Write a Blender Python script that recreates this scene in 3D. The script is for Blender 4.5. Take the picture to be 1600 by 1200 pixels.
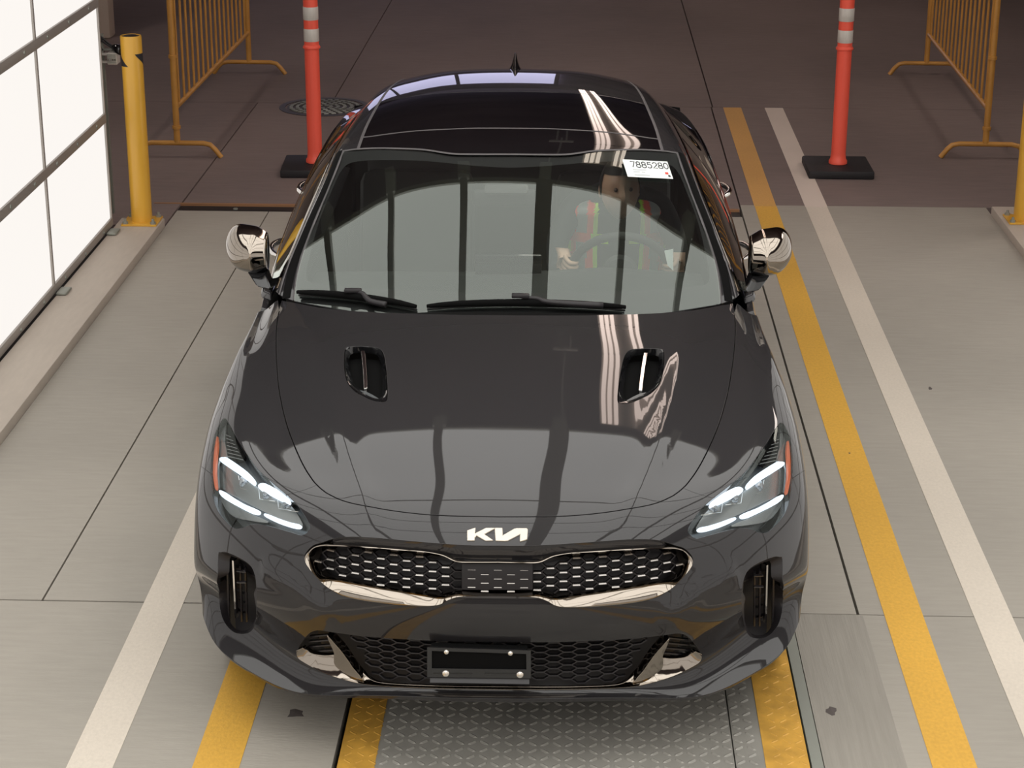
import bpy, bmesh, math, random
import numpy as np
from mathutils import Vector, Matrix
from mathutils.bvhtree import BVHTree
from mathutils.geometry import delaunay_2d_cdt
random.seed(3); rng = np.random.default_rng(3)
for o in list(bpy.data.objects): bpy.data.objects.remove(o)
scene = bpy.context.scene
COL = scene.collection
# ------------------------------------------------------------ camera (solved from the lane lines and the car)
F, TH, AL, RO, HC, X0, Y0, YAW = 3110.95, .344731, .0332110, .00304798, 3.0049, -.205628, 5.03134, .0204833
_c, _s = math.cos(AL), math.sin(AL)
FW = np.array([-_s*math.cos(TH), _c*math.cos(TH), -math.sin(TH)]); RT = np.array([_c, _s, 0.]); UP = np.cross(RT, FW)
_cr, _sr = math.cos(RO), math.sin(RO); RT, UP = _cr*RT+_sr*UP, -_sr*RT+_cr*UP
CAMP = np.array([0, 0, HC])
cd = bpy.data.cameras.new('camera'); cam = bpy.data.objects.new('camera', cd); COL.objects.link(cam)
cam.matrix_world = Matrix(((RT[0], UP[0], -FW[0], 0), (RT[1], UP[1], -FW[1], 0), (RT[2], UP[2], -FW[2], HC), (0, 0, 0, 1)))
cd.sensor_width = 36; cd.lens = 36*F/1600; cd.clip_start = .05; cd.clip_end = 300
scene.camera = cam
# ------------------------------------------------------------ world, lights, exposure
w = bpy.data.worlds.new('world'); scene.world = w; w.use_nodes = True
w.node_tree.nodes['Background'].inputs[0].default_value = (.75, .72, .80, 1)
w.node_tree.nodes['Background'].inputs[1].default_value = .13
CEIL_L, WALL_L, END_L, STRIP_L, DOOR_L, FILL_L = 2.45, .98, 1.3, 5.5, 1.3, 8.0
scene.view_settings.view_transform = 'Standard'
try: scene.view_settings.look = 'None'
except Exception: pass
scene.view_settings.gamma = 1; scene.view_settings.exposure = 0
scene.view_settings.use_curve_mapping = False

# ------------------------------------------------------------ materials
def mat(name, col, rough=.5, metal=0., coat=0., spec=.5, emit=None, es=0, ior=1.5, noise=None, bump=None, coatr=.02):
    m = bpy.data.materials.new(name); m.use_nodes = True; nt = m.node_tree; b = nt.nodes['Principled BSDF']
    b.inputs['Base Color'].default_value = (*col, 1); b.inputs['Roughness'].default_value = rough
    b.inputs['Metallic'].default_value = metal; b.inputs['Coat Weight'].default_value = coat
    b.inputs['Coat Roughness'].default_value = coatr
    b.inputs['Specular IOR Level'].default_value = spec; b.inputs['IOR'].default_value = ior
    if emit: b.inputs['Emission Color'].default_value = (*emit, 1); b.inputs['Emission Strength'].default_value = es
    tc = None
    if noise or bump:
        tc = nt.nodes.new('ShaderNodeTexCoord')
    if noise:   # list of (scale vec, detail, amount) multiplied on the colour
        last = None
        for sv, det, lo, hi in noise:
            mp = nt.nodes.new('ShaderNodeMapping'); mp.inputs['Scale'].default_value = sv
            nt.links.new(tc.outputs['Object'], mp.inputs['Vector'])
            n = nt.nodes.new('ShaderNodeTexNoise'); n.inputs['Scale'].default_value = 1; n.inputs['Detail'].default_value = det
            nt.links.new(mp.outputs[0], n.inputs['Vector'])
            r = nt.nodes.new('ShaderNodeMapRange'); r.inputs[1].default_value = .3; r.inputs[2].default_value = .7
            r.inputs[3].default_value = lo; r.inputs[4].default_value = hi
            nt.links.new(n.outputs['Fac'], r.inputs[0])
            if last is None: last = r.outputs[0]
            else:
                mu = nt.nodes.new('ShaderNodeMath'); mu.operation = 'MULTIPLY'
                nt.links.new(last, mu.inputs[0]); nt.links.new(r.outputs[0], mu.inputs[1]); last = mu.outputs[0]
        vm = nt.nodes.new('ShaderNodeVectorMath'); vm.operation = 'SCALE'; vm.inputs[0].default_value = col
        nt.links.new(last, vm.inputs['Scale']); nt.links.new(vm.outputs[0], b.inputs['Base Color'])
    if bump:
        sv, det, st, dist = bump
        mp = nt.nodes.new('ShaderNodeMapping'); mp.inputs['Scale'].default_value = sv
        nt.links.new(tc.outputs['Object'], mp.inputs['Vector'])
        n = nt.nodes.new('ShaderNodeTexNoise'); n.inputs['Scale'].default_value = 1; n.inputs['Detail'].default_value = det
        nt.links.new(mp.outputs[0], n.inputs['Vector'])
        bp = nt.nodes.new('ShaderNodeBump'); bp.inputs['Strength'].default_value = st; bp.inputs['Distance'].default_value = dist
        nt.links.new(n.outputs['Fac'], bp.inputs['Height']); nt.links.new(bp.outputs[0], b.inputs['Normal'])
    return m
def glassmat(name, tint, ior=1.52, extra=0., mult=1.6):
    m = bpy.data.materials.new(name); m.use_nodes = True; nt = m.node_tree; nt.nodes.clear()
    out = nt.nodes.new('ShaderNodeOutputMaterial'); tr = nt.nodes.new('ShaderNodeBsdfTransparent'); gl = nt.nodes.new('ShaderNodeBsdfGlossy')
    fr = nt.nodes.new('ShaderNodeFresnel'); mx = nt.nodes.new('ShaderNodeMixShader')
    tr.inputs[0].default_value = (*tint, 1); gl.inputs['Roughness'].default_value = 0.0; gl.inputs[0].default_value = (.93, 1., .94, 1); fr.inputs[0].default_value = ior
    ma = nt.nodes.new('ShaderNodeMath'); ma.operation = 'MULTIPLY_ADD'; ma.inputs[1].default_value = mult; ma.inputs[2].default_value = extra; ma.use_clamp = True
    nt.links.new(fr.outputs[0], ma.inputs[0]); nt.links.new(ma.outputs[0], mx.inputs[0]); nt.links.new(tr.outputs[0], mx.inputs[1]); nt.links.new(gl.outputs[0], mx.inputs[2])
    nt.links.new(mx.outputs[0], out.inputs[0])
    return m
def emis(name, col, st):
    m = bpy.data.materials.new(name); m.use_nodes = True; nt = m.node_tree; nt.nodes.clear()
    out = nt.nodes.new('ShaderNodeOutputMaterial'); e = nt.nodes.new('ShaderNodeEmission')
    e.inputs[0].default_value = (*col, 1); e.inputs[1].default_value = st; nt.links.new(e.outputs[0], out.inputs[0]); return m
PAINT = mat('grey_black_car_paint', (.014, .0130, .0145), .6, .15, 1.0, spec=.2)
BLACKG = mat('gloss_black', (.008, .008, .009), .12, 0, .6)
BLACKM = mat('matt_black_plastic', (.014, .012, .014), .5)
BLACKP = mat('satin_black_plastic', (.02, .018, .02), .28)
DASHM = mat('satin_chrome', (.36, .34, .32), .22, .9)
CHROME = mat('dark_chrome', (.345, .305, .262), .06, 1)
BRIGHT = mat('bright_chrome', (.75, .73, .70), .08, 1)
GLASS = glassmat('windscreen_glass', (.93, .99, .95))
TINTG = glassmat('tinted_glass', (.06, .06, .06))
ROOFG = mat('black_roof_glass', (.006, .005, .006), .03, 0, 0, spec=.6)
LENS = glassmat('headlamp_lens', (.95, .97, .97), 1.35, 0, .8)
DRL = emis('daytime_running_light', (.80, .90, 1.), 1.7)
AMBER = mat('amber_lens', (.75, .16, .06), .25, 0, .5)
HLSIL = mat('headlamp_reflector', (.30, .31, .31), .25, .75)
HLGREY = mat('headlamp_bezel', (.13, .14, .145), .3, .5)
SEAM = mat('grey_rubber_seal', (.085, .078, .08), .55)
WIRE = mat('grille_black', (.010, .008, .009), .45, spec=.3)
DEEP = mat('deep_black', (.004, .004, .004), .9, spec=.1)
RUBBER = mat('black_rubber', (.012, .012, .012), .6)
ALLOY = mat('alloy_wheel', (.25, .25, .26), .3, .9)
REDL = mat('red_tail_lamp', (.35, .01, .012), .15, 0, 1)
INTB = mat('interior_black', (.02, .021, .021), .75)
INTG = mat('interior_leather', (.05, .05, .05), .6)
SKIN = mat('skin', (.50, .31, .22), .5)
HAIR = mat('dark_hair', (.012, .01, .009), .7)
CLOTH = mat('dark_shirt', (.03, .035, .04), .8)
LIME = mat('lime_hi_vis', (.60, 1.0, .04), .6)
ORANGEV = mat('orange_hi_vis', (1.0, .15, .10), .6)
REFL = mat('silver_reflective_tape', (.45, .47, .47), .4, .3)
PAPER = mat('white_paper', (.80, .84, .82), .5)
INK = mat('black_ink', (.02, .02, .025), .6)
REDINK = mat('red_ink', (.7, .08, .06), .6)
YEL = mat('yellow_bollard_paint', (.72, .39, .045), .38, 0, .25, noise=[((9, 9, 2), 3, .93, 1.05)])
YELB = mat('yellow_barricade_paint', (.60, .29, .06), .45, 0, .1, noise=[((6, 6, 6), 3, .88, 1.08)])
ORG = mat('orange_plastic', (1.0, .125, .075), .45)
WHITEB = mat('white_reflective_band', (.66, .62, .57), .35, noise=[((60, 60, 8), 2, .9, 1.05)])
RUBB = mat('black_rubber_base', (.012, .01, .012), .65, bump=((60, 60, 60), 3, .3, .004))
PLATE = mat('steel_tread_plate', (.36, .345, .31), .45, .15, noise=[((2.5, 2.5, 2), 4, .75, 1.15)])
PLATEY = mat('yellow_painted_tread_plate', (.66, .36, .06), .5, 0, noise=[((14, 14, 4), 5, .72, 1.12)])
STEEL = mat('galvanised_steel', (.32, .33, .29), .5, .4)
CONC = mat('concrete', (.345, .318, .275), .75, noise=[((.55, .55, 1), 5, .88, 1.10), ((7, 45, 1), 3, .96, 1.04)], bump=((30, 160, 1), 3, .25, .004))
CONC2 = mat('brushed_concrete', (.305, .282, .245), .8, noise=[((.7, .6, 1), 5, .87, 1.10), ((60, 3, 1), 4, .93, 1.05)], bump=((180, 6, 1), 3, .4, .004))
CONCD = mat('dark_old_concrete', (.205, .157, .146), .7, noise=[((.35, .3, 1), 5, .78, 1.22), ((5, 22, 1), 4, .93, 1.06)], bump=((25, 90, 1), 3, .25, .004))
KERB = mat('kerb_concrete', (.50, .44, .375), .8, noise=[((1, .7, 1), 5, .9, 1.08), ((40, 8, 1), 3, .96, 1.03)])
JOINT = mat('joint_dark', (.022, .018, .018), .9)
LINEY = mat('yellow_line_paint', (.72, .40, .055), .6, noise=[((1.2, .8, 1), 5, .86, 1.06), ((90, 60, 4), 4, .90, 1.05)], bump=((150, 90, 1), 3, .2, .003))
LINEYD = mat('dusty_yellow_line_paint', (.64, .35, .10), .6, noise=[((1.2, .8, 1), 5, .86, 1.06), ((90, 60, 4), 4, .92, 1.05)])
LINEW = mat('cream_line_paint', (.66, .59, .50), .6, noise=[((1.2, .8, 1), 5, .90, 1.05), ((90, 60, 4), 4, .94, 1.03)], bump=((150, 90, 1), 3, .2, .003))
LINEWD = mat('dusty_cream_line_paint', (.68, .59, .52), .6, noise=[((1.2, .8, 1), 5, .90, 1.05)])
WALLP = emis('backlit_wall_panel', (1.0, .955, .91), WALL_L)
CEILP = emis('backlit_ceiling_panel', (1.0, .98, .94), CEIL_L)
ENDP = emis('backlit_end_panel', (1.0, .90, .80), END_L)
ALUF = mat('aluminium_frame', (.40, .37, .34), .5, .3)
BEAM = mat('grey_painted_beam', (.55, .54, .50), .6)
DARKC = mat('dark_garage_ceiling', (.23, .185, .195), .85, noise=[((.5, .3, 1), 3, .7, 1.2)])
BEIGE = mat('beige_column_paint', (.50, .41, .34), .7)

# ------------------------------------------------------------ basic helpers
def mk(name, V, Fc, m, parent=None, smooth=False, normals=None, mats=None, mi=None):
    me = bpy.data.meshes.new(name); me.from_pydata([tuple(map(float, v)) for v in V], [], [tuple(int(i) for i in f) for f in Fc])
    for mm in (mats or [m]): me.materials.append(mm)
    if mi is not None: me.polygons.foreach_set('material_index', mi)
    if smooth: me.polygons.foreach_set('use_smooth', [True]*len(me.polygons))
    me.update()
    if normals is not None: me.normals_split_custom_set_from_vertices([tuple(map(float, n)) for n in normals])
    o = bpy.data.objects.new(name, me); COL.objects.link(o)
    if parent: o.parent = parent
    return o
def tag(o, label=None, cat=None, group=None, kind=None):
    if label: o['label'] = label
    if cat: o['category'] = cat
    if group: o['group'] = group
    if kind: o['kind'] = kind
    return o
def empty(name, loc=(0, 0, 0), rz=0, parent=None):
    o = bpy.data.objects.new(name, None); COL.objects.link(o); o.location = loc; o.rotation_euler = (0, 0, rz); o.empty_display_size = .1
    if parent: o.parent = parent
    return o
def bmo(name, bm, m, parent=None, smooth=False, mats=None):
    me = bpy.data.meshes.new(name); bm.normal_update(); bm.to_mesh(me); bm.free()
    for mm in (mats or [m]): me.materials.append(mm)
    if smooth:
        me.polygons.foreach_set('use_smooth', [True]*len(me.polygons))
        try: me.set_sharp_from_angle(angle=math.radians(40))
        except Exception: pass
    o = bpy.data.objects.new(name, me); COL.objects.link(o)
    if parent: o.parent = parent
    return o
def bbox(bm, x0, x1, y0, y1, z0, z1, bev=0, mi=0):
    vs = [bm.verts.new((x, y, z)) for x in (x0, x1) for y in (y0, y1) for z in (z0, z1)]
    fs = [bm.faces.new([vs[i] for i in f]) for f in ((0, 1, 3, 2), (4, 6, 7, 5), (0, 4, 5, 1), (2, 3, 7, 6), (0, 2, 6, 4), (1, 5, 7, 3))]
    for f in fs: f.material_index = mi
    if bev:
        es = list({e for f in fs for e in f.edges})
        r = bmesh.ops.bevel(bm, geom=es, offset=bev, segments=2, affect='EDGES', profile=.5)
        for f in r['faces']: f.material_index = mi
    return vs
def box(name, x0, x1, y0, y1, z0, z1, m, parent=None, bev=0):
    bm = bmesh.new(); bbox(bm, x0, x1, y0, y1, z0, z1, bev); return bmo(name, bm, m, parent, smooth=bev > 0)
def tube_geo(path, rad, seg=10, cap=True):
    P = np.array(path, float); n = len(P); rad = np.broadcast_to(np.array(rad, float), (n,))
    T = np.gradient(P, axis=0); T /= np.linalg.norm(T, axis=1)[:, None]+1e-9
    up = np.array([0, 0, 1.]) if abs(T[0][2]) < .9 else np.array([1., 0, 0])
    V = []; a = np.cross(T[0], up); a /= np.linalg.norm(a)
    for i in range(n):
        a = a-T[i]*(a@T[i]); a /= np.linalg.norm(a)+1e-9; b = np.cross(T[i], a)
        for k in range(seg):
            t = 2*math.pi*k/seg; V.append(P[i]+rad[i]*(math.cos(t)*a+math.sin(t)*b))
    Fc = [(i*seg+k, i*seg+(k+1) % seg, (i+1)*seg+(k+1) % seg, (i+1)*seg+k) for i in range(n-1) for k in range(seg)]
    if cap: Fc += [tuple(range(seg))[::-1], tuple(range((n-1)*seg, n*seg))]
    return V, Fc
def merge(parts):
    V = []; Fc = []
    for v, f in parts:
        o = len(V); V += list(v); Fc += [tuple(i+o for i in ff) for ff in f]
    return V, Fc
def tube(name, path, rad, m, parent=None, seg=10):
    V, Fc = tube_geo(path, rad, seg); o = mk(name, V, Fc, m, parent, True)
    try: o.data.set_sharp_from_angle(angle=math.radians(50))
    except Exception: pass
    return o
def lathe(name, prof, m, parent=None, seg=32, loc=(0, 0, 0), axis='z', mats=None, mids=None):
    V = []; Fc = []; mi = []
    for r, z in prof:
        for k in range(seg):
            t = 2*math.pi*k/seg; p = (r*math.cos(t), r*math.sin(t), z)
            if axis == 'x': p = (z, p[0], p[1])
            if axis == 'y': p = (p[0], z, p[1])
            V.append((p[0]+loc[0], p[1]+loc[1], p[2]+loc[2]))
    for i in range(len(prof)-1):
        for k in range(seg):
            Fc.append((i*seg+k, i*seg+(k+1) % seg, (i+1)*seg+(k+1) % seg, (i+1)*seg+k)); mi.append(mids[i] if mids else 0)
    o = mk(name, V, Fc, m, parent, True, mats=mats, mi=mi if mids else None)
    o.data.set_sharp_from_angle(angle=math.radians(35)); return o

# ------------------------------------------------------------ pixel rays (reference frame 1600x1200)
RY = np.array([[math.cos(YAW), -math.sin(YAW), 0], [math.sin(YAW), math.cos(YAW), 0], [0, 0, 1]]); TC = np.array([X0, Y0, 0])
def ray_w(px, py): return CAMP, FW+RT*(px-800)/F-UP*(py-600)/F
def ray_c(px, py):
    o, v = ray_w(px, py); return (o-TC)@RY, v@RY
def aty(px, py, y):
    o, v = ray_c(px, py); return o+(y-o[1])/v[1]*v
def atz(px, py, z):
    o, v = ray_c(px, py); return o+(z-o[2])/v[2]*v
def projc(p):
    q = RY@np.array(p, float)+TC-CAMP; d = q@FW; return 800+F*(q@RT)/d, 600-F*(q@UP)/d

# ------------------------------------------------------------ smooth sheets: uniform cubic B-splines through a net of points
def bas(t, n):
    """rows of B-spline weights (natural ends) for n controls, t in [0,n-1]"""
    t = np.clip(np.asarray(t, float), 0, n-1-1e-9); i = np.floor(t).astype(int); f = t-i
    b = np.stack([(1-f)**3, 3*f**3-6*f**2+4, -3*f**3+3*f**2+3*f+1, f**3], 1)/6
    W = np.zeros((len(t), n+2)); r = np.arange(len(t))
    for k in range(4): W[r, i+k] += b[:, k]
    M = W[:, 1:-1].copy(); M[:, 0] += 2*W[:, 0]; M[:, 1] -= W[:, 0]; M[:, -1] += 2*W[:, -1]; M[:, -2] -= W[:, -1]
    return M
class Sheet:
    def __init__(s, half, mirror=True, it=3, su=.12, sv=.13):
        G = np.array(half, float)                      # rows x cols x 3
        if mirror:
            L = G[:, :0:-1].copy(); L[:, :, 0] *= -1; G = np.concatenate([L, G], 1)
        s.R, s.C = G.shape[:2]; s.mid = s.C//2 if mirror else 0; s.ridges = []
        Br = bas(np.arange(s.R), s.R); Bc = bas(np.arange(s.C), s.C); D = G.copy()
        for _ in range(it): D = D+.8*(G-np.einsum('ri,ijk,cj->rck', Br, D, Bc))
        s.D = D; s.su, s.sv = su, sv; s.bv = {}
    def base(s, uv):
        uv = np.asarray(uv, float).reshape(-1, 2); out = np.empty((len(uv), 3))
        for a in range(0, len(uv), 4000):
            q = uv[a:a+4000]
            T = np.einsum('nr,rck->nck', bas(q[:, 1], s.R), s.D); out[a:a+4000] = np.einsum('nc,nck->nk', bas(q[:, 0], s.C), T)
        return out
    def nb(s, uv, e=.02):
        uv = np.asarray(uv, float).reshape(-1, 2)
        a = np.clip(uv-[e, 0], [0, 0], [s.C-1, s.R-1]); b = np.clip(uv+[e, 0], [0, 0], [s.C-1, s.R-1])
        c = np.clip(uv-[0, e], [0, 0], [s.C-1, s.R-1]); d = np.clip(uv+[0, e], [0, 0], [s.C-1, s.R-1])
        n = np.cross(s.base(b)-s.base(a), s.base(d)-s.base(c)); return n/(np.linalg.norm(n, axis=1)[:, None]+1e-12)
    def ridge(s, pts, amp, wid, whole=False):          # crease: polyline of 3D points, both sides
        P = np.array(pts, float)
        if whole:                                      # polyline starts on the centre line: join both sides
            Q = np.concatenate([(P*[-1, 1, 1])[::-1], P[1:]]); s.ridges.append((Q, amp, wid)); return
        for sg in (1, -1): s.ridges.append((P*[sg, 1, 1], amp, wid))
    def hgt(s, P):
        h = np.zeros(len(P))
        for L, amp, wid in s.ridges:
            d = np.full(len(P), 9.); tt = np.zeros(len(P)); n = len(L)-1
            for i in range(n):
                a, b = L[i], L[i+1]; ab = b-a; t = np.clip(((P-a)@ab)/(ab@ab), 0, 1); dd = np.linalg.norm(P-a-t[:, None]*ab, axis=1)
                k = dd < d; d[k] = dd[k]; tt[k] = (i+t[k])/n
            fade = np.clip(np.minimum(tt, 1-tt)*5, 0, 1); fade = fade*fade*(3-2*fade)
            h += amp*np.exp(-(d/wid)**2)*fade
        return h
    def P(s, uv, lift=0):
        B = s.base(uv)
        if s.ridges or np.any(lift):
            N = s.nb(uv); B = B+N*(s.hgt(B)+lift)[:, None] if s.ridges else B+N*np.broadcast_to(lift, (len(B),))[:, None]
        return B
    def N(s, uv, e=.02):
        if not s.ridges: return s.nb(uv)
        uv = np.asarray(uv, float).reshape(-1, 2); lim = [s.C-1, s.R-1]
        a = np.clip(uv-[e, 0], 0, lim); b = np.clip(uv+[e, 0], 0, lim); c = np.clip(uv-[0, e], 0, lim); d = np.clip(uv+[0, e], 0, lim)
        n = np.cross(s.P(b)-s.P(a), s.P(d)-s.P(c)); return n/(np.linalg.norm(n, axis=1)[:, None]+1e-12)
    def bvh(s, lift=0.):
        if lift in s.bv: return s.bv[lift]
        nu, nv = (s.C-1)*6+1, (s.R-1)*6+1; U, V = np.meshgrid(np.linspace(0, s.C-1, nu), np.linspace(0, s.R-1, nv)); uv = np.stack([U.ravel(), V.ravel()], 1)
        P = s.P(uv, lift); T = []
        for j in range(nv-1):
            for i in range(nu-1):
                a = j*nu+i; T += [(a, a+1, a+nu+1), (a, a+nu+1, a+nu)]
        s.bv[lift] = (BVHTree.FromPolygons([Vector(p) for p in P], T), P, uv, T); return s.bv[lift]
    def bary(s, loc, idx, lift):
        _, P, uv, T = s.bvh(lift); a, b, c = T[idx]; p = np.array(loc)
        v0, v1, v2 = P[b]-P[a], P[c]-P[a], p-P[a]; d00, d01, d11, d20, d21 = v0@v0, v0@v1, v1@v1, v2@v0, v2@v1; dn = d00*d11-d01*d01
        y = (d11*d20-d01*d21)/dn; z = (d00*d21-d01*d20)/dn; return uv[a]*(1-y-z)+uv[b]*y+uv[c]*z
    def cast(s, o, d, lift=0.):
        t = s.bvh(lift)[0]; loc, n, i, ds = t.ray_cast(Vector(o), Vector(d))
        if i is None: return None
        return s.bary(loc, i, lift)
    def near(s, p, lift=0.):
        t = s.bvh(lift)[0]; loc, n, i, ds = t.find_nearest(Vector(p)); return s.bary(loc, i, lift)
    def pix(s, pts, lift=0., right=False):             # left-side pixels -> uv (mirrored to the positive side if right)
        out = []
        for px, py in pts:
            o, d = ray_c(px, py); q = s.cast(o, d, lift)
            if q is None:                              # just outside the silhouette: nearest approach
                best = None
                for t in np.linspace(4.5, 10.5, 160):
                    p = o+d*t; loc, n, i, ds = s.bvh(lift)[0].find_nearest(Vector(p))
                    if best is None or ds < best[0]: best = (ds, loc, i)
                q = s.bary(best[1], best[2], lift)
            out.append(q)
        return np.array(out)
    def mir(s, uv): uv = np.array(uv, float).copy(); uv[:, 0] = 2*s.mid-uv[:, 0]; return uv[::-1]

def crom(P, closed=True, n=8):
    P = np.array(P, float); m = len(P); out = []
    for i in range(m if closed else m-1):
        g = lambda k: P[k % m] if closed else P[min(max(k, 0), m-1)]
        a, b, c, d = g(i-1), g(i), g(i+1), g(i+2)
        for t in np.arange(n)/n:
            out.append(.5*((2*b)+(c-a)*t+(2*a-5*b+4*c-d)*t*t+(3*b-a-3*c+d)*t**3))
    if not closed: out.append(P[-1])
    return np.array(out)
def inside(poly, q):
    poly = np.asarray(poly); q = np.asarray(q); r = np.zeros(len(q), bool); n = len(poly); j = n-1
    for i in range(n):
        a, b = poly[i], poly[j]; c = ((a[1] > q[:, 1]) != (b[1] > q[:, 1]))
        with np.errstate(divide='ignore', invalid='ignore'): r ^= c & (q[:, 0] < (b[0]-a[0])*(q[:, 1]-a[1])/(b[1]-a[1]+1e-30)+a[0])
        j = i
    return r
def resamp(S, L, h):
    """resample closed uv loop so that the 3D spacing is about h, keeping the corners"""
    L = np.array(L, float); P = S.base(L); out = []
    for i in range(len(L)):
        j = (i+1) % len(L); d = np.linalg.norm(P[j]-P[i])
        if d < 1e-5: continue
        k = max(1, int(round(d/h)))
        for t in range(k): out.append(L[i]+(L[j]-L[i])*t/k)
    o = [out[0]]
    PP = S.base(np.array(out)); last = PP[0]
    for q, p in zip(out[1:], PP[1:]):
        if np.linalg.norm(p-last) > h*.35: o.append(q); last = p
    if np.linalg.norm(last-PP[0]) < h*.35 and len(o) > 3: o.pop()
    return np.array(o)
def area2(L): L = np.asarray(L); x, y = L[:, 0], L[:, 1]; return (x*np.roll(y, -1)-np.roll(x, -1)*y).sum()
def patch(S, outer, holes=(), step=.02, gap=.0018, rim=.012, lift=0., bstep=None, liftf=None, rimall=True):
    """triangulated panel on a sheet with rolled edges; returns V,F,N"""
    bstep = bstep or step*.5
    loops = [resamp(S, outer, bstep)]+[resamp(S, h, bstep) for h in holes]
    loops = [l if (area2(l) > 0) == (k == 0) else l[::-1] for k, l in enumerate(loops)]
    sc = np.array([S.su, S.sv]); lo, hi = loops[0].min(0), loops[0].max(0)
    # interior lattice
    mid = S.base([(lo+hi)/2])[0]; e = .05
    du = np.linalg.norm(S.base([(lo+hi)/2+[e, 0]])[0]-S.base([(lo+hi)/2-[e, 0]])[0])/(2*e); dv = np.linalg.norm(S.base([(lo+hi)/2+[0, e]])[0]-S.base([(lo+hi)/2-[0, e]])[0])/(2*e)
    du, dv = max(du, .04), max(dv, .04)
    U = np.arange(lo[0]+step/du/2, hi[0], step/du); V = np.arange(lo[1]+step/dv/2, hi[1], step/dv)
    if len(U) and len(V):
        g = np.stack(np.meshgrid(U, V), -1).reshape(-1, 2); k = inside(loops[0], g)
        for h in loops[1:]: k &= ~inside(h, g)
        g = g[k]
    else: g = np.zeros((0, 2))
    B = np.concatenate(loops)
    if len(g):
        Bp = B*[du, dv]; gp = g*[du, dv]; ok = np.ones(len(g), bool)
        for a in range(0, len(g), 2000):
            d2 = ((gp[a:a+2000, None]-Bp[None])**2).sum(-1).min(1); ok[a:a+2000] = d2 > (.45*step)**2
        g = g[ok]
    pts = np.concatenate([B, g]); q = pts*[du, dv]
    edges = []; o = 0; lid = []
    for l in loops:
        edges += [(o+i, o+(i+1) % len(l)) for i in range(len(l))]; lid.append((o, len(l))); o += len(l)
    vo, eo, fo, ov, oe, of = delaunay_2d_cdt([Vector(p) for p in q], edges, [], 0, 1e-7)
    vq = np.array([(v.x, v.y) for v in vo])/[du, dv]; Fc = np.array([f for f in fo if len(f) == 3])
    cen = vq[Fc].mean(1); k = inside(loops[0], cen)
    for h in loops[1:]: k &= ~inside(h, cen)
    Fc = Fc[k]
    Lf = lift if liftf is None else liftf(vq, loops)
    P = S.P(vq, Lf)
    a, b, c = P[Fc[:, 0]], P[Fc[:, 1]], P[Fc[:, 2]]
    if liftf is None: N = S.N(vq)
    else:
        fn = np.cross(b-a, c-a); N = np.zeros_like(P)
        for k3 in range(3): np.add.at(N, Fc[:, k3], fn)
        N0 = S.nb(vq); N *= np.sign((N*N0).sum(1))[:, None]; N /= np.linalg.norm(N, axis=1)[:, None]+1e-12
    fn = np.cross(b-a, c-a); flip = (fn*N[Fc[:, 0]]).sum(1) < 0; Fc[flip] = Fc[flip][:, ::-1]
    V = P.copy(); VV = [V]; NN = [N]; FF = [Fc.tolist()]; base = len(V)
    # map loop vertices to output verts
    omap = {}
    for i, src in enumerate(ov):
        for s_ in src: omap[s_] = i
    N0 = S.nb(vq)
    if rim > 0:
        for o, n in lid:
            idx = np.array([omap[o+i] for i in range(n)]); p = P[idx]; nn = N0[idx]
            t = np.roll(p, -1, 0)-np.roll(p, 1, 0); t /= np.linalg.norm(t, axis=1)[:, None]+1e-12
            out = np.cross(t, nn); out /= np.linalg.norm(out, axis=1)[:, None]+1e-12   # points out of the panel for ccw loops
            # orientation check in uv: ccw outer -> cross(t,n) may point in or out depending on the sheet handedness
            test = vq[idx]+np.zeros(2); cen2 = p+out*.003
            sgn = S.hand; out = out*sgn
            V[idx] = p-out*gap
            r0 = V[idx]; r1 = r0+out*.0012-nn*.0012; r2 = r1-nn*rim
            n1 = out*.9+nn*.1
            VV += [r0, r1, r1, r2]; NN += [nn, n1, n1, out]
            for ra in (0, 2):
                for i in range(n):
                    j = (i+1) % n; A = base+ra*n; FF.append([(A+i, A+j, A+n+j, A+n+i)])
            base += 4*n
    V = np.concatenate(VV); N = np.concatenate(NN); Fl = [tuple(f) for L in FF for f in L]
    # orient rim quads by their normals
    res = []
    for f in Fl:
        if len(f) == 4:
            x = np.cross(V[f[1]]-V[f[0]], V[f[3]]-V[f[0]])
            if x@N[f[0]]+x@N[f[2]] < 0: f = f[::-1]
        res.append(f)
    return V, res, N
def padd(name, S, outer, m, parent, both=False, holes=(), **k):
    V, Fc, N = patch(S, outer, holes, **k); o = mk(name, V, Fc, m, parent, True, N); r = [o]
    if both:
        V2 = V*[-1, 1, 1]; N2 = N*[-1, 1, 1]; r.append(mk(name, V2, [f[::-1] for f in Fc], m, parent, True, N2))
    return r

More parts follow.
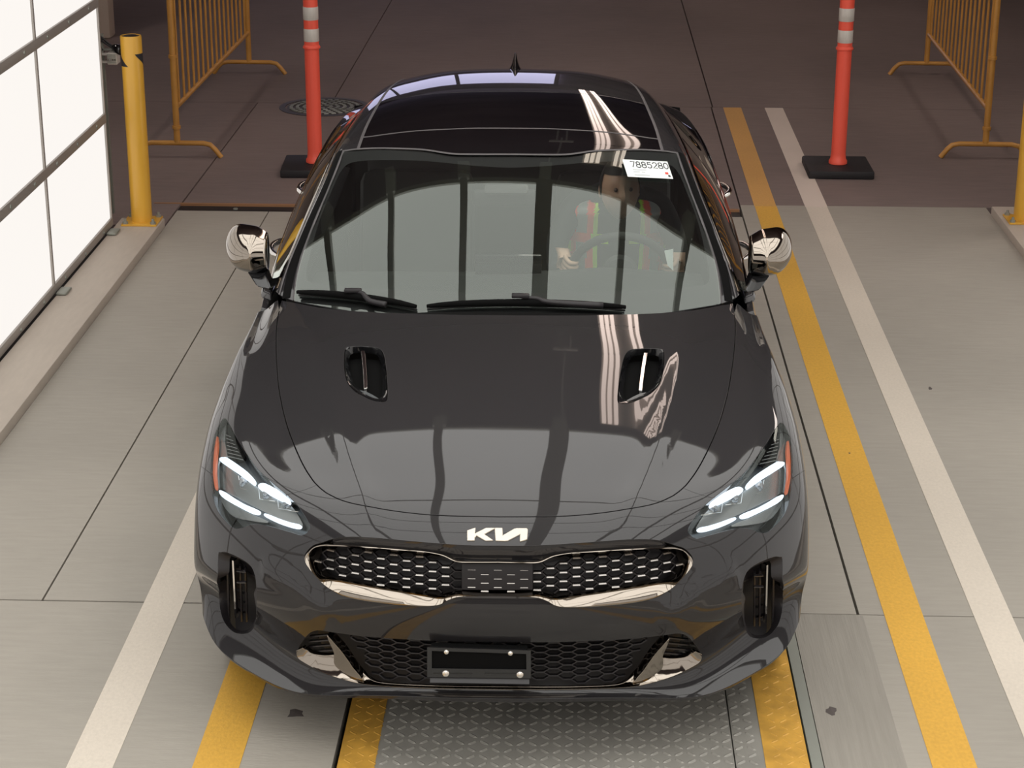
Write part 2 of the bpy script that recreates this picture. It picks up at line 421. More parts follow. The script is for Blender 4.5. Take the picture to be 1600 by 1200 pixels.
# ============================================================ THE CAR
car = empty('car', (X0, Y0, 0), YAW); tag(car, 'glossy dark grey-black fastback sedan parked in the lane facing the viewer', 'car')
FH = [
 [(0,.030,.228),(.2,.035,.228),(.4,.065,.216),(.58,.12,.190),(.72,.205,.205),(.835,.30,.232),(.888,.385,.262),(.912,.45,.275),(.920,.49,.28)],
 [(0,.062,.262),(.2,.067,.262),(.4,.096,.262),(.567,.185,.262),(.695,.292,.294),(.800,.395,.330),(.872,.458,.350),(.908,.49,.352),(.924,.50,.345)],
 [(0,.020,.40),(.2,.025,.40),(.4,.056,.40),(.58,.122,.405),(.72,.215,.42),(.835,.32,.435),(.902,.41,.43),(.927,.458,.42),(.932,.487,.41)],
 [(0,.0,.50),(.2,.005,.50),(.4,.038,.50),(.58,.105,.50),(.72,.195,.50),(.835,.315,.50),(.905,.415,.50),(.930,.47,.49),(.935,.505,.48)],
 [(0,.018,.60),(.2,.023,.60),(.4,.06,.60),(.57,.135,.605),(.72,.232,.61),(.835,.36,.61),(.908,.475,.61),(.933,.54,.60),(.937,.58,.59)],
 [(0,.058,.68),(.2,.063,.68),(.4,.10,.68),(.56,.178,.68),(.71,.285,.685),(.825,.42,.69),(.898,.54,.695),(.930,.63,.685),(.939,.70,.67)],
 [(0,.15,.742),(.2,.155,.742),(.4,.188,.742),(.555,.25,.742),(.70,.365,.757),(.81,.51,.77),(.885,.64,.772),(.925,.74,.745),(.940,.82,.705)],
 [(0,.30,.797),(.2,.305,.796),(.4,.33,.792),(.56,.375,.785),(.69,.48,.795),(.80,.62,.818),(.877,.76,.815),(.926,.85,.77),(.941,.92,.69)],
 [(0,.50,.848),(.2,.5,.848),(.4,.51,.842),(.57,.53,.828),(.68,.62,.830),(.785,.75,.850),(.868,.87,.843),(.923,.95,.785),(.940,1.0,.665)],
 [(0,.75,.897),(.2,.75,.896),(.4,.755,.888),(.58,.765,.872),(.69,.80,.862),(.78,.88,.875),(.86,.97,.867),(.918,1.03,.80),(.938,1.08,.60)],
 [(0,1.0,.936),(.2,1.0,.935),(.4,1.0,.928),(.6,1.0,.909),(.72,1.01,.888),(.79,1.04,.893),(.855,1.1,.882),(.910,1.15,.81),(.932,1.18,.48)],
 [(0,1.2,.962),(.2,1.2,.960),(.4,1.2,.953),(.62,1.2,.933),(.745,1.2,.911),(.80,1.2,.908),(.853,1.22,.886),(.902,1.25,.81),(.925,1.27,.30)],
 [(0,1.38,.979),(.2,1.38,.977),(.4,1.385,.970),(.62,1.40,.953),(.765,1.42,.928),(.81,1.42,.917),(.855,1.42,.885),(.893,1.44,.80),(.918,1.45,.2)],
 [(0,1.6,.990),(.2,1.6,.988),(.4,1.6,.980),(.62,1.6,.963),(.775,1.6,.940),(.815,1.6,.922),(.857,1.6,.885),(.890,1.6,.80),(.912,1.6,.2)]]
for _r, _d in ((7, -.007), (8, -.006), (9, .005), (10, .010), (11, .006), (12, .001)):
    for _k in range(5): x_, y_, z_ = FH[_r][_k]; FH[_r][_k] = (x_, y_, z_+_d*(1 if _k < 4 else .5))
SF = Sheet(FH); SF.hand = 1
GH = [
 [(0,1.26,.858),(.28,1.27,.855),(.52,1.33,.850),(.757,1.47,.858),(.828,1.54,.875),(.845,1.56,.87),(.855,1.60,.86)],
 [(0,1.42,.952),(.28,1.432,.949),(.52,1.49,.945),(.752,1.62,.940),(.812,1.68,.948),(.838,1.72,.925),(.857,1.76,.905)],
 [(0,1.63,1.074),(.28,1.642,1.070),(.51,1.69,1.058),(.736,1.79,1.025),(.772,1.85,1.036),(.825,2.0,.985),(.868,2.06,.93)],
 [(0,1.85,1.188),(.28,1.862,1.184),(.50,1.90,1.170),(.700,1.93,1.124),(.740,2.01,1.110),(.812,2.18,1.03),(.873,2.27,.94)],
 [(0,2.02,1.270),(.28,2.032,1.266),(.48,2.07,1.252),(.664,2.08,1.203),(.706,2.17,1.185),(.80,2.34,1.07),(.875,2.46,.945)],
 [(0,2.155,1.330),(.28,2.167,1.326),(.46,2.20,1.318),(.622,2.25,1.306),(.676,2.32,1.255),(.79,2.48,1.10),(.876,2.62,.95)],
 [(0,2.42,1.384),(.28,2.42,1.378),(.46,2.43,1.362),(.603,2.46,1.338),(.662,2.52,1.278),(.783,2.66,1.118),(.875,2.82,.955)],
 [(0,2.78,1.402),(.28,2.78,1.396),(.45,2.78,1.378),(.582,2.78,1.350),(.645,2.82,1.285),(.772,2.95,1.122),(.872,3.1,.963)],
 [(0,3.2,1.390),(.27,3.2,1.384),(.44,3.2,1.364),(.566,3.2,1.334),(.625,3.22,1.272),(.757,3.3,1.12),(.867,3.4,.975)],
 [(0,3.6,1.355),(.26,3.6,1.348),(.42,3.6,1.326),(.545,3.6,1.294),(.600,3.6,1.235),(.735,3.65,1.10),(.858,3.7,.985)],
 [(0,3.92,1.302),(.26,3.92,1.295),(.41,3.92,1.272),(.53,3.9,1.240),(.582,3.9,1.185),(.715,3.92,1.08),(.842,3.95,1.0)],
 [(0,4.3,1.200),(.26,4.3,1.193),(.41,4.3,1.172),(.52,4.28,1.145),(.57,4.25,1.10),(.69,4.25,1.05),(.812,4.25,1.01)],
 [(0,4.62,1.095),(.26,4.62,1.09),(.40,4.61,1.078),(.50,4.59,1.066),(.56,4.57,1.048),(.665,4.56,1.03),(.768,4.52,1.0)],
 [(0,4.81,1.05),(.26,4.80,1.048),(.40,4.78,1.04),(.49,4.76,1.03),(.55,4.73,1.02),(.64,4.70,1.0),(.725,4.65,.975)]]
SG = Sheet(GH); SG.hand = 1
SY = [1.55, 1.8, 2.1, 2.5, 2.9, 3.3, 3.6, 3.9, 4.15, 4.35, 4.52, 4.66]
SX = [  # z: .20 .38 .56 .70 .80 .88 .94 1.0
 [.905,.912,.918,.912,.893,.862,.835,.80],[.903,.912,.920,.913,.897,.877,.862,.845],[.900,.912,.922,.916,.900,.884,.872,.86],
 [.898,.912,.923,.918,.904,.890,.878,.866],[.898,.912,.922,.918,.905,.892,.880,.868],[.900,.914,.925,.924,.912,.898,.884,.868],
 [.905,.920,.934,.934,.921,.903,.884,.862],[.908,.922,.937,.936,.922,.902,.880,.852],[.900,.918,.932,.930,.915,.893,.868,.838],
 [.875,.898,.915,.912,.896,.872,.846,.816],[.835,.862,.882,.880,.864,.840,.815,.785],[.775,.805,.828,.827,.812,.790,.765,.735]]
SZ = [.20, .38, .56, .70, .80, .88, .94, 1.0]
SS = Sheet([[(SX[i][k], SY[i], SZ[k]) for i in range(len(SY))] for k in range(len(SZ))], mirror=False, su=.25, sv=.12); SS.hand = 1
def syz(pts): return np.array([SS.near((.9, y, z)) for y, z in pts])

# hood crease running back from the front to beside the outer edge of the vents
cr = []
for q in [(492,500),(503,555),(516,620),(533,680),(552,735),(572,780),(596,830)]:
    uv = SF.pix([q])[0]; p = SF.base([uv])[0]; p[0] = abs(p[0]); cr.append(p)
def pp3(L):
    o = []
    for q in L:
        p = SF.base(SF.pix([q]))[0]; p[0] = abs(p[0]) if q[0] != 785 else 0; o.append(p)
    return o
flank = pp3([(404,881),(425,892),(462,915),(492,945),(530,975)])
SF.ridge(crom(cr, False, 4), .0055, .042); SF.ridge(crom(flank, False, 4), .007, .030); SF.bv = {}
def W(L, n=3, closed=False): return SF.pix(crom(L, closed, n))
hood_front = W([(785,808),(696,806),(634,801),(571,791),(534,782),(509,770)], 3)
hood_cr = W([(509,770),(498,761),(488,750),(474,728),(461,700),(449,668),(441,638),(435,605),(432,570),(431,537),(433,500),(441,469)], 3)
hood_front[0][0] = SF.mid
kcut = 2
hood_back = SF.pix([(459,472),(500,480),(544,485),(594,488),(665,490.5),(725,491.5),(785,492)]); hood_back[-1][0] = SF.mid
half = np.concatenate([hood_front, hood_cr[1:], hood_back])
hood_loop = np.concatenate([half, SF.mir(half)[1:-1]])
HLT = crom([(447.7,773),(425,753.7),(402,732.7),(384.7,708),(372.5,689),(360,666),(352.4,653.5)], False, 3)
HLO = crom([(352.4,653.5),(348,655),(344.5,660),(335.7,678.5),(330.8,708),(329.2,740)], False, 3)
HLB = crom([(329.2,740),(332,773),(339,795.7),(351.5,813),(365.5,825.4),(379,824.2),(395,818.8),(412.7,820),(433.7,825.4),(456.4,832),(472,836),(482,829),(483.2,819),(466,791),(447.7,773)], False, 3)
uT, uO, uB = SF.pix(HLT), SF.pix(HLO), SF.pix(HLB)
hl_loop = np.concatenate([uT[:-1], uO[:-1], uB[:-1]])
vcut = SF.pix([(307,745)])[0][1]; vcut = 5.0
kk = 12  # hood side polyline index where the fender cut meets it
side_cut = np.array([uO[-1]*(1-t)+np.array([0, vcut])*t for t in np.linspace(0, 1, 8)])
top_cut = np.array([hood_cr[4]*(1-t)+uT[0]*t for t in np.linspace(0, 1, 5)])
bot = np.array([[t, 0] for t in np.linspace(0, 8, 17)])
edge_dn = np.array([[0, t] for t in np.linspace(vcut, 0, 9)])
fl = np.concatenate([hood_front[:-1], hood_cr[:4], top_cut[:-1], uB[::-1][:-1], side_cut[:-1], edge_dn[:-1], bot])
fascia_loop = np.concatenate([fl, SF.mir(fl)[1:-1]])
fend_loop = np.concatenate([hood_cr[4:], [[hood_cr[-1][0], 12.2], [hood_cr[-1][0]-.3, 12.9]], [[t, 12.9] for t in np.linspace(hood_cr[-1][0]-1, 0, 5)],
    [[0, t] for t in np.linspace(12, vcut, 14)], side_cut[::-1][1:-1], uO[::-1][:-1], uT[::-1], top_cut[1:-1][::-1]])

def lifted(L, lift=0., n=3, closed=True): return SF.pix(crom(L, closed, n), lift)
GO = [(785,875.5),(740,875.5),(715,873.5),(695,866),(668,861),(634,857),(571,852),(521,847.5),(503,848),(490,852),(480,861),(475.5,871),(480,883),(495,900),(514,918.5),(537,931),(571,939),(618,944.5),(663,947.5),(686,945.5),(700,938),(717,932.5),(745,931),(785,931)]
GI = [(785,880),(740,880),(714,879),(692,870.5),(663,865.5),(634,863.5),(571,858),(518,855),(502,856.5),(495,860),(489.5,866),(488,872),(490.5,880),(499,893),(510,900.5),(535,905),(571,912),(618,920),(657,926),(684,929.5),(702,925.5),(718,922.5),(745,924),(785,925)]
def sym_loop(L, lift=0., n=3):
    q = SF.pix(crom(L, False, n), lift); q[0][0] = SF.mid; q[-1][0] = SF.mid; return np.concatenate([q, SF.mir(q)[1:-1]])
BT = [(785,853),(740,852.7),(700,850.5),(668,848),(634,845),(590,841),(550,839),(521,842)]
g_out = sym_loop(GO); g_hole = sym_loop(BT+GO[8:]); g_in = sym_loop(GI, -.02)
IO = [(785,1003.5),(700,1002.5),(634,999.5),(571,995),(520,988.5),(498,985.5),(485,989),(474,1001),(466,1014),(468,1024),(478,1033),(509,1050),(549,1064),(581,1070.5),(640,1074.5),(700,1076.5),(785,1078)]
i_out = sym_loop(IO)
VO = [(341,868),(345,863.5),(354,863.5),(372,871),(388,881),(396,893),(400,912),(401,945),(399,972),(391,987),(376,990),(362,985),(350,970),(344,950),(341,915)]
v_out = lifted(VO)
fas = padd('front_fascia', SF, fascia_loop, PAINT, car, holes=[g_hole, i_out, v_out, SF.mir(v_out)], step=.02, bstep=.009, gap=.0012, rim=.012)[0]
VT = [(540,546),(546,542.5),(560,541.5),(578,542.5),(590.6,544.5),(598,553),(602,575),(604,600),(604,623),(598,627),(584,625),(570,619),(556,611),(544,597),(539,575)]
vt = lifted(VT)
hood = padd('hood', SF, hood_loop, PAINT, car, holes=[vt, SF.mir(vt)], step=.02, bstep=.01, gap=.0035, rim=.02)[0]
padd('fender', SF, fend_loop, PAINT, car, True, step=.02, bstep=.01, gap=.0012, rim=.02)
# black liner under all panel gaps
def liner():
    full = [[t, .5] for t in np.linspace(.3, 15.7, 20)]+[[15.7, 6], [15.7, 12.0]]+[[t, 11.9] for t in np.linspace(15, 1, 12)]+[[.3, 12.0], [.3, 6]]
    holes = []
    def grow(L, k):
        c = L.mean(0); return c+(L-c)*k
    hl = grow(hl_loop, 1.0)
    V, Fc, N = patch(SF, full, [i_out, g_hole, hl, SF.mir(hl), v_out, SF.mir(v_out), vt, SF.mir(vt)], step=.05, bstep=.02, gap=-.004, rim=.0, lift=-.014)
    mk('inner_shell', V, Fc, DEEP, car, True, N)
liner()

# ---------------------------------------------------------------- grille
ctr = lambda L: np.array(L).mean(0)
def ringlift(lo, li):
    def f(vq, loops):
        P = vq*[.12, .13]
        def dist(L):
            L = L*[.12, .13]; d = np.full(len(P), 9.)
            for i in range(len(L)):
                a, b = L[i], L[(i+1) % len(L)]; ab = b-a; t = np.clip(((P-a)@ab)/(ab@ab+1e-12), 0, 1); d = np.minimum(d, np.linalg.norm(P-a-t[:, None]*ab, axis=1))
            return d
        d0, d1 = dist(loops[0]), dist(loops[1]); t = d0/(d0+d1+1e-9)
        return lo(t) if callable(lo) else lo+(li-lo)*t
    return f
def oriented(V, Fc, N=None): return V, Fc
def ring_loft(name, Lo, Li, prof, m, parent, n=5, lo=0., li=-.02, symm=True):
    a = crom(Lo, False, n) if symm else crom(Lo, True, n); b = crom(Li, False, n) if symm else crom(Li, True, n)
    A = SF.pix(a, lo); B = SF.pix(b, li)
    if symm:
        for q in (A, B): q[0][0] = SF.mid; q[-1][0] = SF.mid
        A = np.concatenate([A, SF.mir(A)[1:-1]]); B = np.concatenate([B, SF.mir(B)[1:-1]])
    V = []; n_ = len(A); m_ = (len(Lo)-1)*n+1; ix = np.arange(m_)/n; wq = np.clip((ix-9.0)/4.5, 0, 1); wq = wq*wq*(3-2*wq)
    if symm: wq = np.concatenate([wq, wq[::-1][1:-1]])
    for t, lf, lf2 in prof: V.append(SF.P(A*(1-min(t, 1))+B*min(t, 1), lf*wq+lf2*(1-wq)))
    V = np.concatenate(V); k = len(prof)
    Fc = [(j*n_+i, (j+1)*n_+i, (j+1)*n_+(i+1) % n_, j*n_+(i+1) % n_) for j in range(k-1) for i in range(n_)]
    return V, Fc
V, Fc = ring_loft('', GO, GI, [(0, -.012, -.02), (0, .002, -.008), (.05, .007, -.006), (.15, .009, -.004), (.45, .004, .002), (.75, -.007, .006), (1, -.018, .006), (1.0, -.024, 0), (1.0, -.06, -.06)], None, None)
frame = mk('grille_frame', V, Fc, CHROME, car, True); frame.data.set_sharp_from_angle(angle=math.radians(50))
bt_ = SF.pix(crom(BT, False, 4)); bt_[0][0] = SF.mid; gt_ = SF.pix(crom(GO[:9], False, 4)); gt_[0][0] = SF.mid
bh_ = np.concatenate([bt_, gt_[::-1]]); nb_ = len(bt_)
br_loop = np.concatenate([bt_, gt_[::-1], SF.mir(gt_)[::-1][1:], SF.mir(bt_)[:-1]])
def slopef0(edge, d0, d1, wd):
    E_ = SF.base(edge)
    def f(vq, loops):
        P = SF.base(vq); d = np.full(len(P), 9.)
        for i in range(len(E_)-1):
            a, b = E_[i], E_[i+1]; ab = b-a; t = np.clip(((P-a)@ab)/(ab@ab+1e-12), 0, 1); d = np.minimum(d, np.linalg.norm(P-a-t[:, None]*ab, axis=1))
        return d0+(d1-d0)*np.clip(d/wd, 0, 1)
    return f
V, Fc, N = patch(SF, br_loop, [], step=.006, bstep=.005, gap=0, rim=.0, liftf=slopef0(np.concatenate([SF.mir(bt_), bt_[1:]]), -.0012, -.034, .034)); mk('grille_brow', V, Fc, PAINT, car, True, N)
def grow_uv(L, k):
    # push a loop outwards by about k in uv
    L = np.array(L); t = np.roll(L, -1, 0)-np.roll(L, 1, 0); t /= np.linalg.norm(t, axis=1)[:, None]+1e-9; n = np.stack([t[:, 1], -t[:, 0]], 1)
    if area2(L) < 0: n = -n
    return L+n*k
V, Fc, N = patch(SF, g_out, [], step=.03, bstep=.015, gap=0, rim=.0, lift=-.075)
back = mk('grille', V, Fc, BLACKM, car, True, N)
# sensor cover (flat panel in the middle)
sc_loop = SF.pix([(722,881),(770,881),(832,881),(832,921),(785,921.5),(722,921)], -.018)
V, Fc, N = patch(SF, sc_loop, [], step=.02, bstep=.01, gap=0, rim=.02, lift=-.018)
mk('sensor_cover', V, Fc, WIRE, back, True, N)
def seg_prism(a, b, w_, d_, nrm):
    """bar from a to b, width w_ across, depth d_ along -nrm"""
    a, b, nrm = map(np.array, (a, b, nrm)); t = b-a; t = t/np.linalg.norm(t); s = np.cross(nrm, t); s /= np.linalg.norm(s)
    v = [a+s*w_/2, b+s*w_/2, b-s*w_/2, a-s*w_/2]; v += [p-nrm*d_ for p in v]
    return v, [(0, 1, 2, 3)[::-1], (4, 5, 6, 7), (0, 4, 5, 1)[::-1], (1, 5, 6, 2)[::-1], (2, 6, 7, 3)[::-1], (3, 7, 4, 0)[::-1]]
_, _, _, _ = 0, 0, 0, 0
def surf_xz(x, z, lift):
    t = SF.bvh(lift)[0]; loc, n, i, ds = t.ray_cast(Vector((x, -1, z)), Vector((0, 1, 0)))
    if i is None: return None
    return np.array(loc), SF.bary(loc, i, lift)
def lattice(poly, px, pz, z0, lift, hl, dash, wires, excl=None, x_off=0.):
    """hexagonal lattice on the inset sheet. returns dashes (center, uv) and wire bars"""
    D = []; Wv = []
    nx = int(.72/px)+1
    def node(k, m): return (k*px+x_off, z0+(m+(.5 if k % 2 else 0))*pz)
    cache = {}
    def at(x, z):
        key = (round(x, 5), round(z, 5))
        if key not in cache:
            r = surf_xz(x, z, lift); ok = r is not None and inside(poly, [r[1]])[0]; cache[key] = (r, ok)
        return cache[key]
    for k in range(-nx, nx+1):
        for m in range(-8, 9):
            x, z = node(k, m); r, ok = at(x, z)
            a, oka = at(x-hl, z); b, okb = at(x+hl, z)
            if ok and oka and okb: D.append((a[0], b[0], r[1], k, m))
            if ok or oka or okb:
                if a is not None and b is not None and (oka and okb): Wv.append((a[0], b[0]))
            for sz in (1, -1):
                c, okc = at(x+px-hl, z+sz*pz/2)
                if b is not None and c is not None and okb and okc: Wv.append((b[0], c[0]))
    return D, Wv
pz_, px_ = .0232, .0368
D, Wr = lattice(g_in, px_, pz_, aty(777, 897.5, .065)[2], -.03, .011, True, True)
nv = np.array([0, -.97, .25]); nv /= np.linalg.norm(nv)
mesh_parts = []
scx = (aty(722, 900, .05)[0], aty(832, 900, .05)[0])
for a, b in Wr:
    if scx[0]-.004 < (a[0]+b[0])/2 < scx[1]+.004: continue
    mesh_parts.append(seg_prism(a-nv*.004, b-nv*.004, .0035, .022, nv))
V, Fc = merge(mesh_parts); tag(mk('honeycomb', V, Fc, WIRE, back), kind='stuff')
dash_me = None
for a, b, uv, k, m in D:
    c = (a+b)/2; insc = scx[0]+.005 < c[0] < scx[1]-.005
    if not insc and (scx[0]-.012 < c[0] < scx[1]+.012): continue
    if insc and abs(c[2]-D[0][0][2]) > 1: continue
    t = (b-a); L = np.linalg.norm(t); t /= L
    up = np.array([0, 0, 1.]); nn = np.cross(t, up); nn /= np.linalg.norm(nn)   # faces forward
    up2 = np.array([0, 0, 1])*.85-np.array([0, -1, 0])*(-.0)
    off = nn*(.014 if insc else .004)
    h, dp = .0030, .005
    p = [c+off-t*L/2-up*h/2, c+off+t*L/2-up*h/2, c+off+t*(L/2-.001)+up*h/2-nn*dp*.6, c+off-t*(L/2-.001)+up*h/2-nn*dp*.6]; q = [x-nn*dp*1.5 for x in p]
    mk('chrome_dash', p+q, [(0, 1, 2, 3), (7, 6, 5, 4), (0, 4, 5, 1), (1, 5, 6, 2), (2, 6, 7, 3), (3, 7, 4, 0)], DASHM, back)

# ---------------------------------------------------------------- emblem
EM = [[(388,128),(440,111),(436,150),(512,112),(572,112),(498,152),(558,193),(510,194),(449,160),(434,176),(434,193),(388,193)],
      [(572,112),(620,112),(622,163),(700,118),(716,114),(783,114),(790,122),(785,186),(740,199),(742,150),(656,194),(640,196),(578,194)]]
emb = []
for poly in EM:
    pp = [(640+x/4.286, 800+y/4.286) for x, y in poly]
    V, Fc, N = patch(SF, SF.pix(pp), [], step=.01, bstep=.004, gap=0, rim=.004, lift=.004); emb.append((V, Fc))
V, Fc = merge(emb); mk('emblem', V, Fc, mat('emblem_satin_silver', (.66, .61, .53), .25, .6), car)

# ---------------------------------------------------------------- lower intake
V, Fc, N = patch(SF, i_out, [], step=.04, bstep=.02, gap=0, rim=0, lift=-.09); lowi = mk('lower_intake', V, Fc, BLACKM, car, True, N)
i_in = sym_loop([(785,1003.5),(700,1002.5),(634,999.5),(571,995),(528,989),(536,1005),(549,1025),(562,1047),(572,1062),(584,1066.5),(640,1069.5),(700,1071),(785,1072)], -.01)
D2, W2 = lattice(i_in, .040, .0245, .335, -.045, .011, False, True)
V, Fc = merge([seg_prism(a, b, .0035, .022, nv) for a, b in W2]); tag(mk('honeycomb', V, Fc, BLACKM, lowi), kind='stuff')
# chrome lower trim: strip along the bottom edge with an upright fin at each end
strip = SF.pix(crom([(466,1014),(468,1024),(478,1033),(509,1050),(549,1064),(581,1070.5),(640,1074.5),(700,1076.5),(785,1078)], False, 3)); strip[-1][0] = 8
stripi = SF.pix(crom([(785,1072.5),(700,1071.5),(640,1069.5),(592,1066),(570,1058),(543,1042),(518,1034),(500,1031),(480,1024),(471,1014)], False, 3)); stripi[0][0] = 8
hs = np.concatenate([strip, stripi]); full_strip = np.concatenate([hs[:len(strip)], SF.mir(strip)[1:], SF.mir(hs[len(strip):]), stripi[1:]]) 
lo_ = np.concatenate([strip, SF.mir(strip)[1:], SF.mir(stripi), stripi[1:]])
def lipf(vq, loops): return .004+0*vq[:, 0]
def slopef(edge, d0, d1, wd):
    E_ = SF.base(edge)
    def f(vq, loops):
        P = SF.base(vq); d = np.full(len(P), 9.)
        for i in range(len(E_)-1):
            a, b = E_[i], E_[i+1]; ab = b-a; t = np.clip(((P-a)@ab)/(ab@ab+1e-12), 0, 1); d = np.minimum(d, np.linalg.norm(P-a-t[:, None]*ab, axis=1))
        return d0+(d1-d0)*np.clip(d/wd, 0, 1)
    return f
edge_full = np.concatenate([strip, SF.mir(strip)[1:]])
V, Fc, N = patch(SF, lo_, [], step=.012, bstep=.008, gap=.001, rim=.012, liftf=slopef(edge_full, .010, -.036, .050)); mk('lower_trim', V, Fc, CHROME, car, True, N)
fin = SF.pix(crom([(568,1061),(552,1040),(537,1018),(524,1003),(513,991),(519,1006),(524,1018),(524,1033),(530,1042),(545,1052)], True, 2), 0)
V, Fc, N = patch(SF, fin, [], step=.012, bstep=.008, gap=0, rim=.03, lift=.008)
for sg in (1, -1): mk('trim_fin', np.array(V)*[sg, 1, 1], Fc if sg == 1 else [f[::-1] for f in Fc], CHROME, car, True, np.array(N)*[sg, 1, 1])
# horizontal vanes in the outer pockets
for sg in (1, -1):
    ps = []
    for i in range(5):
        za = 992+i*8; a = SF.pix([(484-i*1.5, za+3), (520+i, za)], -.03); A, B = SF.P(a, -.03); A = A*[sg, 1, 1]; B = B*[sg, 1, 1]
        ps.append(seg_prism(A, B, .004, .02, nv))
    V, Fc = merge(ps); mk('pocket_vane', V, Fc, BLACKP, lowi)
# licence plate bracket
yb = -.012
pbk = empty('plate_bracket', (0, 0, 0), 0, car)
c0 = [aty(*p, yb) for p in [(667.5,1058),(829.5,1060),(829.5,1016.5),(667.5,1011.5)]]; 
def quadframe(name, pts, ins, th, m, parent):
    P = np.array(pts); u = (P[1]-P[0])/np.linalg.norm(P[1]-P[0]); v = (P[3]-P[0])/np.linalg.norm(P[3]-P[0]); n = np.cross(u, v); n /= np.linalg.norm(n)
    I = [P[0]+u*ins[0]+v*ins[1], P[1]-u*ins[0]+v*ins[1], P[2]-u*ins[0]-v*ins[2], P[3]+u*ins[0]-v*ins[2]]
    V = list(P)+I; V += [p-n*th for p in V]; Fc = []
    for i in range(4):
        j = (i+1) % 4; Fc += [(i, j, 4+j, 4+i), (8+i, 12+i, 12+j, 8+j), (i, 8+i, 8+j, j), (4+i, 4+j, 12+j, 12+i)]
    return mk(name, V, Fc, m, parent), n, u, v, P
fr, n_, u_, v_, P_ = quadframe('frame_plate', c0, (.013, .028, .011), .008, BLACKG, pbk)
mk('backing_plate', [P_[0]+u_*.01-n_*.006, P_[1]-u_*.01-n_*.006, P_[2]-u_*.01-n_*.006, P_[3]+u_*.01-n_*.006]+[P_[0]+u_*.01-n_*.03, P_[1]-u_*.01-n_*.03, P_[2]-u_*.01-n_*.03, P_[3]+u_*.01-n_*.03], [(0,1,2,3),(7,6,5,4),(0,4,5,1),(1,5,6,2),(2,6,7,3),(3,7,4,0)], DEEP, pbk)
for a, b in ((673, 742), (753, 822)):
    A, B = aty(a+4, 1052, yb), aty(b-4, 1052.5, yb); V, Fc = seg_prism(A+n_*.0008, B+n_*.0008, .003, .002, n_); mk('slot', V, Fc, RUBBER, pbk)
for q, r in (((697.5,1018.5), .0075), ((797.5,1020.5), .0075), ((696.5,1052), .0105), ((812.5,1054), .0105)):
    c = aty(*q, yb); V = []; Fc = []
    rr = [(r, 0), (r, .002), (r*.75, .0045), (0.0005, .0055)]
    for rad, h in rr:
        for k in range(14): t = k/14*2*math.pi; V.append(c+n_*(h+.0005)+u_*rad*math.cos(t)+v_*rad*math.sin(t))
    for i in range(3):
        for k in range(14): Fc.append((i*14+k, i*14+(k+1) % 14, (i+1)*14+(k+1) % 14, (i+1)*14+k))
    mk('bolt', V, Fc, mat('zinc_bolt', (.8, .76, .70), .25, .9) if 'zinc_bolt' not in bpy.data.materials else bpy.data.materials['zinc_bolt'], pbk, True)
V, Fc = seg_prism(aty(672, 1062, yb+.004), aty(827, 1064.5, yb+.004), .016, .006, np.array([0, -.8, .6])); mk('lower_flange', V, Fc, BLACKP, pbk)

# ---------------------------------------------------------------- side intakes
for sg in (1, -1):
    V, Fc, N = patch(SF, v_out, [], step=.03, bstep=.015, gap=0, rim=0, lift=-.08); T_ = np.array([sg, 1, 1])
    si = mk('side_intake', V*T_, Fc if sg == 1 else [f[::-1] for f in Fc], BLACKM, car, True, N*T_)
    V, Fc, N = patch(SF, v_out, [SF.pix(crom([(349,874),(356,871),(372,878),(384,886),(390,899),(392,945),(390,970),(384,980),(372,982),(360,976),(352,960),(349,920)], True, 2), -.008)], step=.015, bstep=.01, gap=.001, rim=.0, liftf=ringlift(-.001, -.03))
    mk('intake_bezel', V*T_, Fc if sg == 1 else [f[::-1] for f in Fc], BLACKM, si, True, N*T_)
    a, b = SF.P(SF.pix([(366,876)], -.025), -.02)[0], SF.P(SF.pix([(369.5,966)], -.025), -.02)[0]
    V, Fc = seg_prism(a*T_, b*T_, .0055, .03, np.array([sg*.35*-1*-1*-1, -.93, .1])); mk('chrome_blade', V, Fc, BRIGHT, si)
    for k, x0_ in enumerate((357, 377, 385)):
        a, b = SF.P(SF.pix([(x0_, 882+k*3)], -.045), -.04)[0], SF.P(SF.pix([(x0_+2, 972)], -.045), -.04)[0]
        V, Fc = seg_prism(a*T_, b*T_, .005, .02, np.array([0, -1., 0])); mk('vertical_fin', V, Fc, BLACKP, si)
    for k in range(5):
        py = 893+k*16; a, b = SF.P(SF.pix([(372, py), (386, py+1)], -.04), -.035); V, Fc = seg_prism(a*T_, b*T_, .003, .012, np.array([0, -1., 0])); mk('short_rib', V, Fc, BLACKP, si)

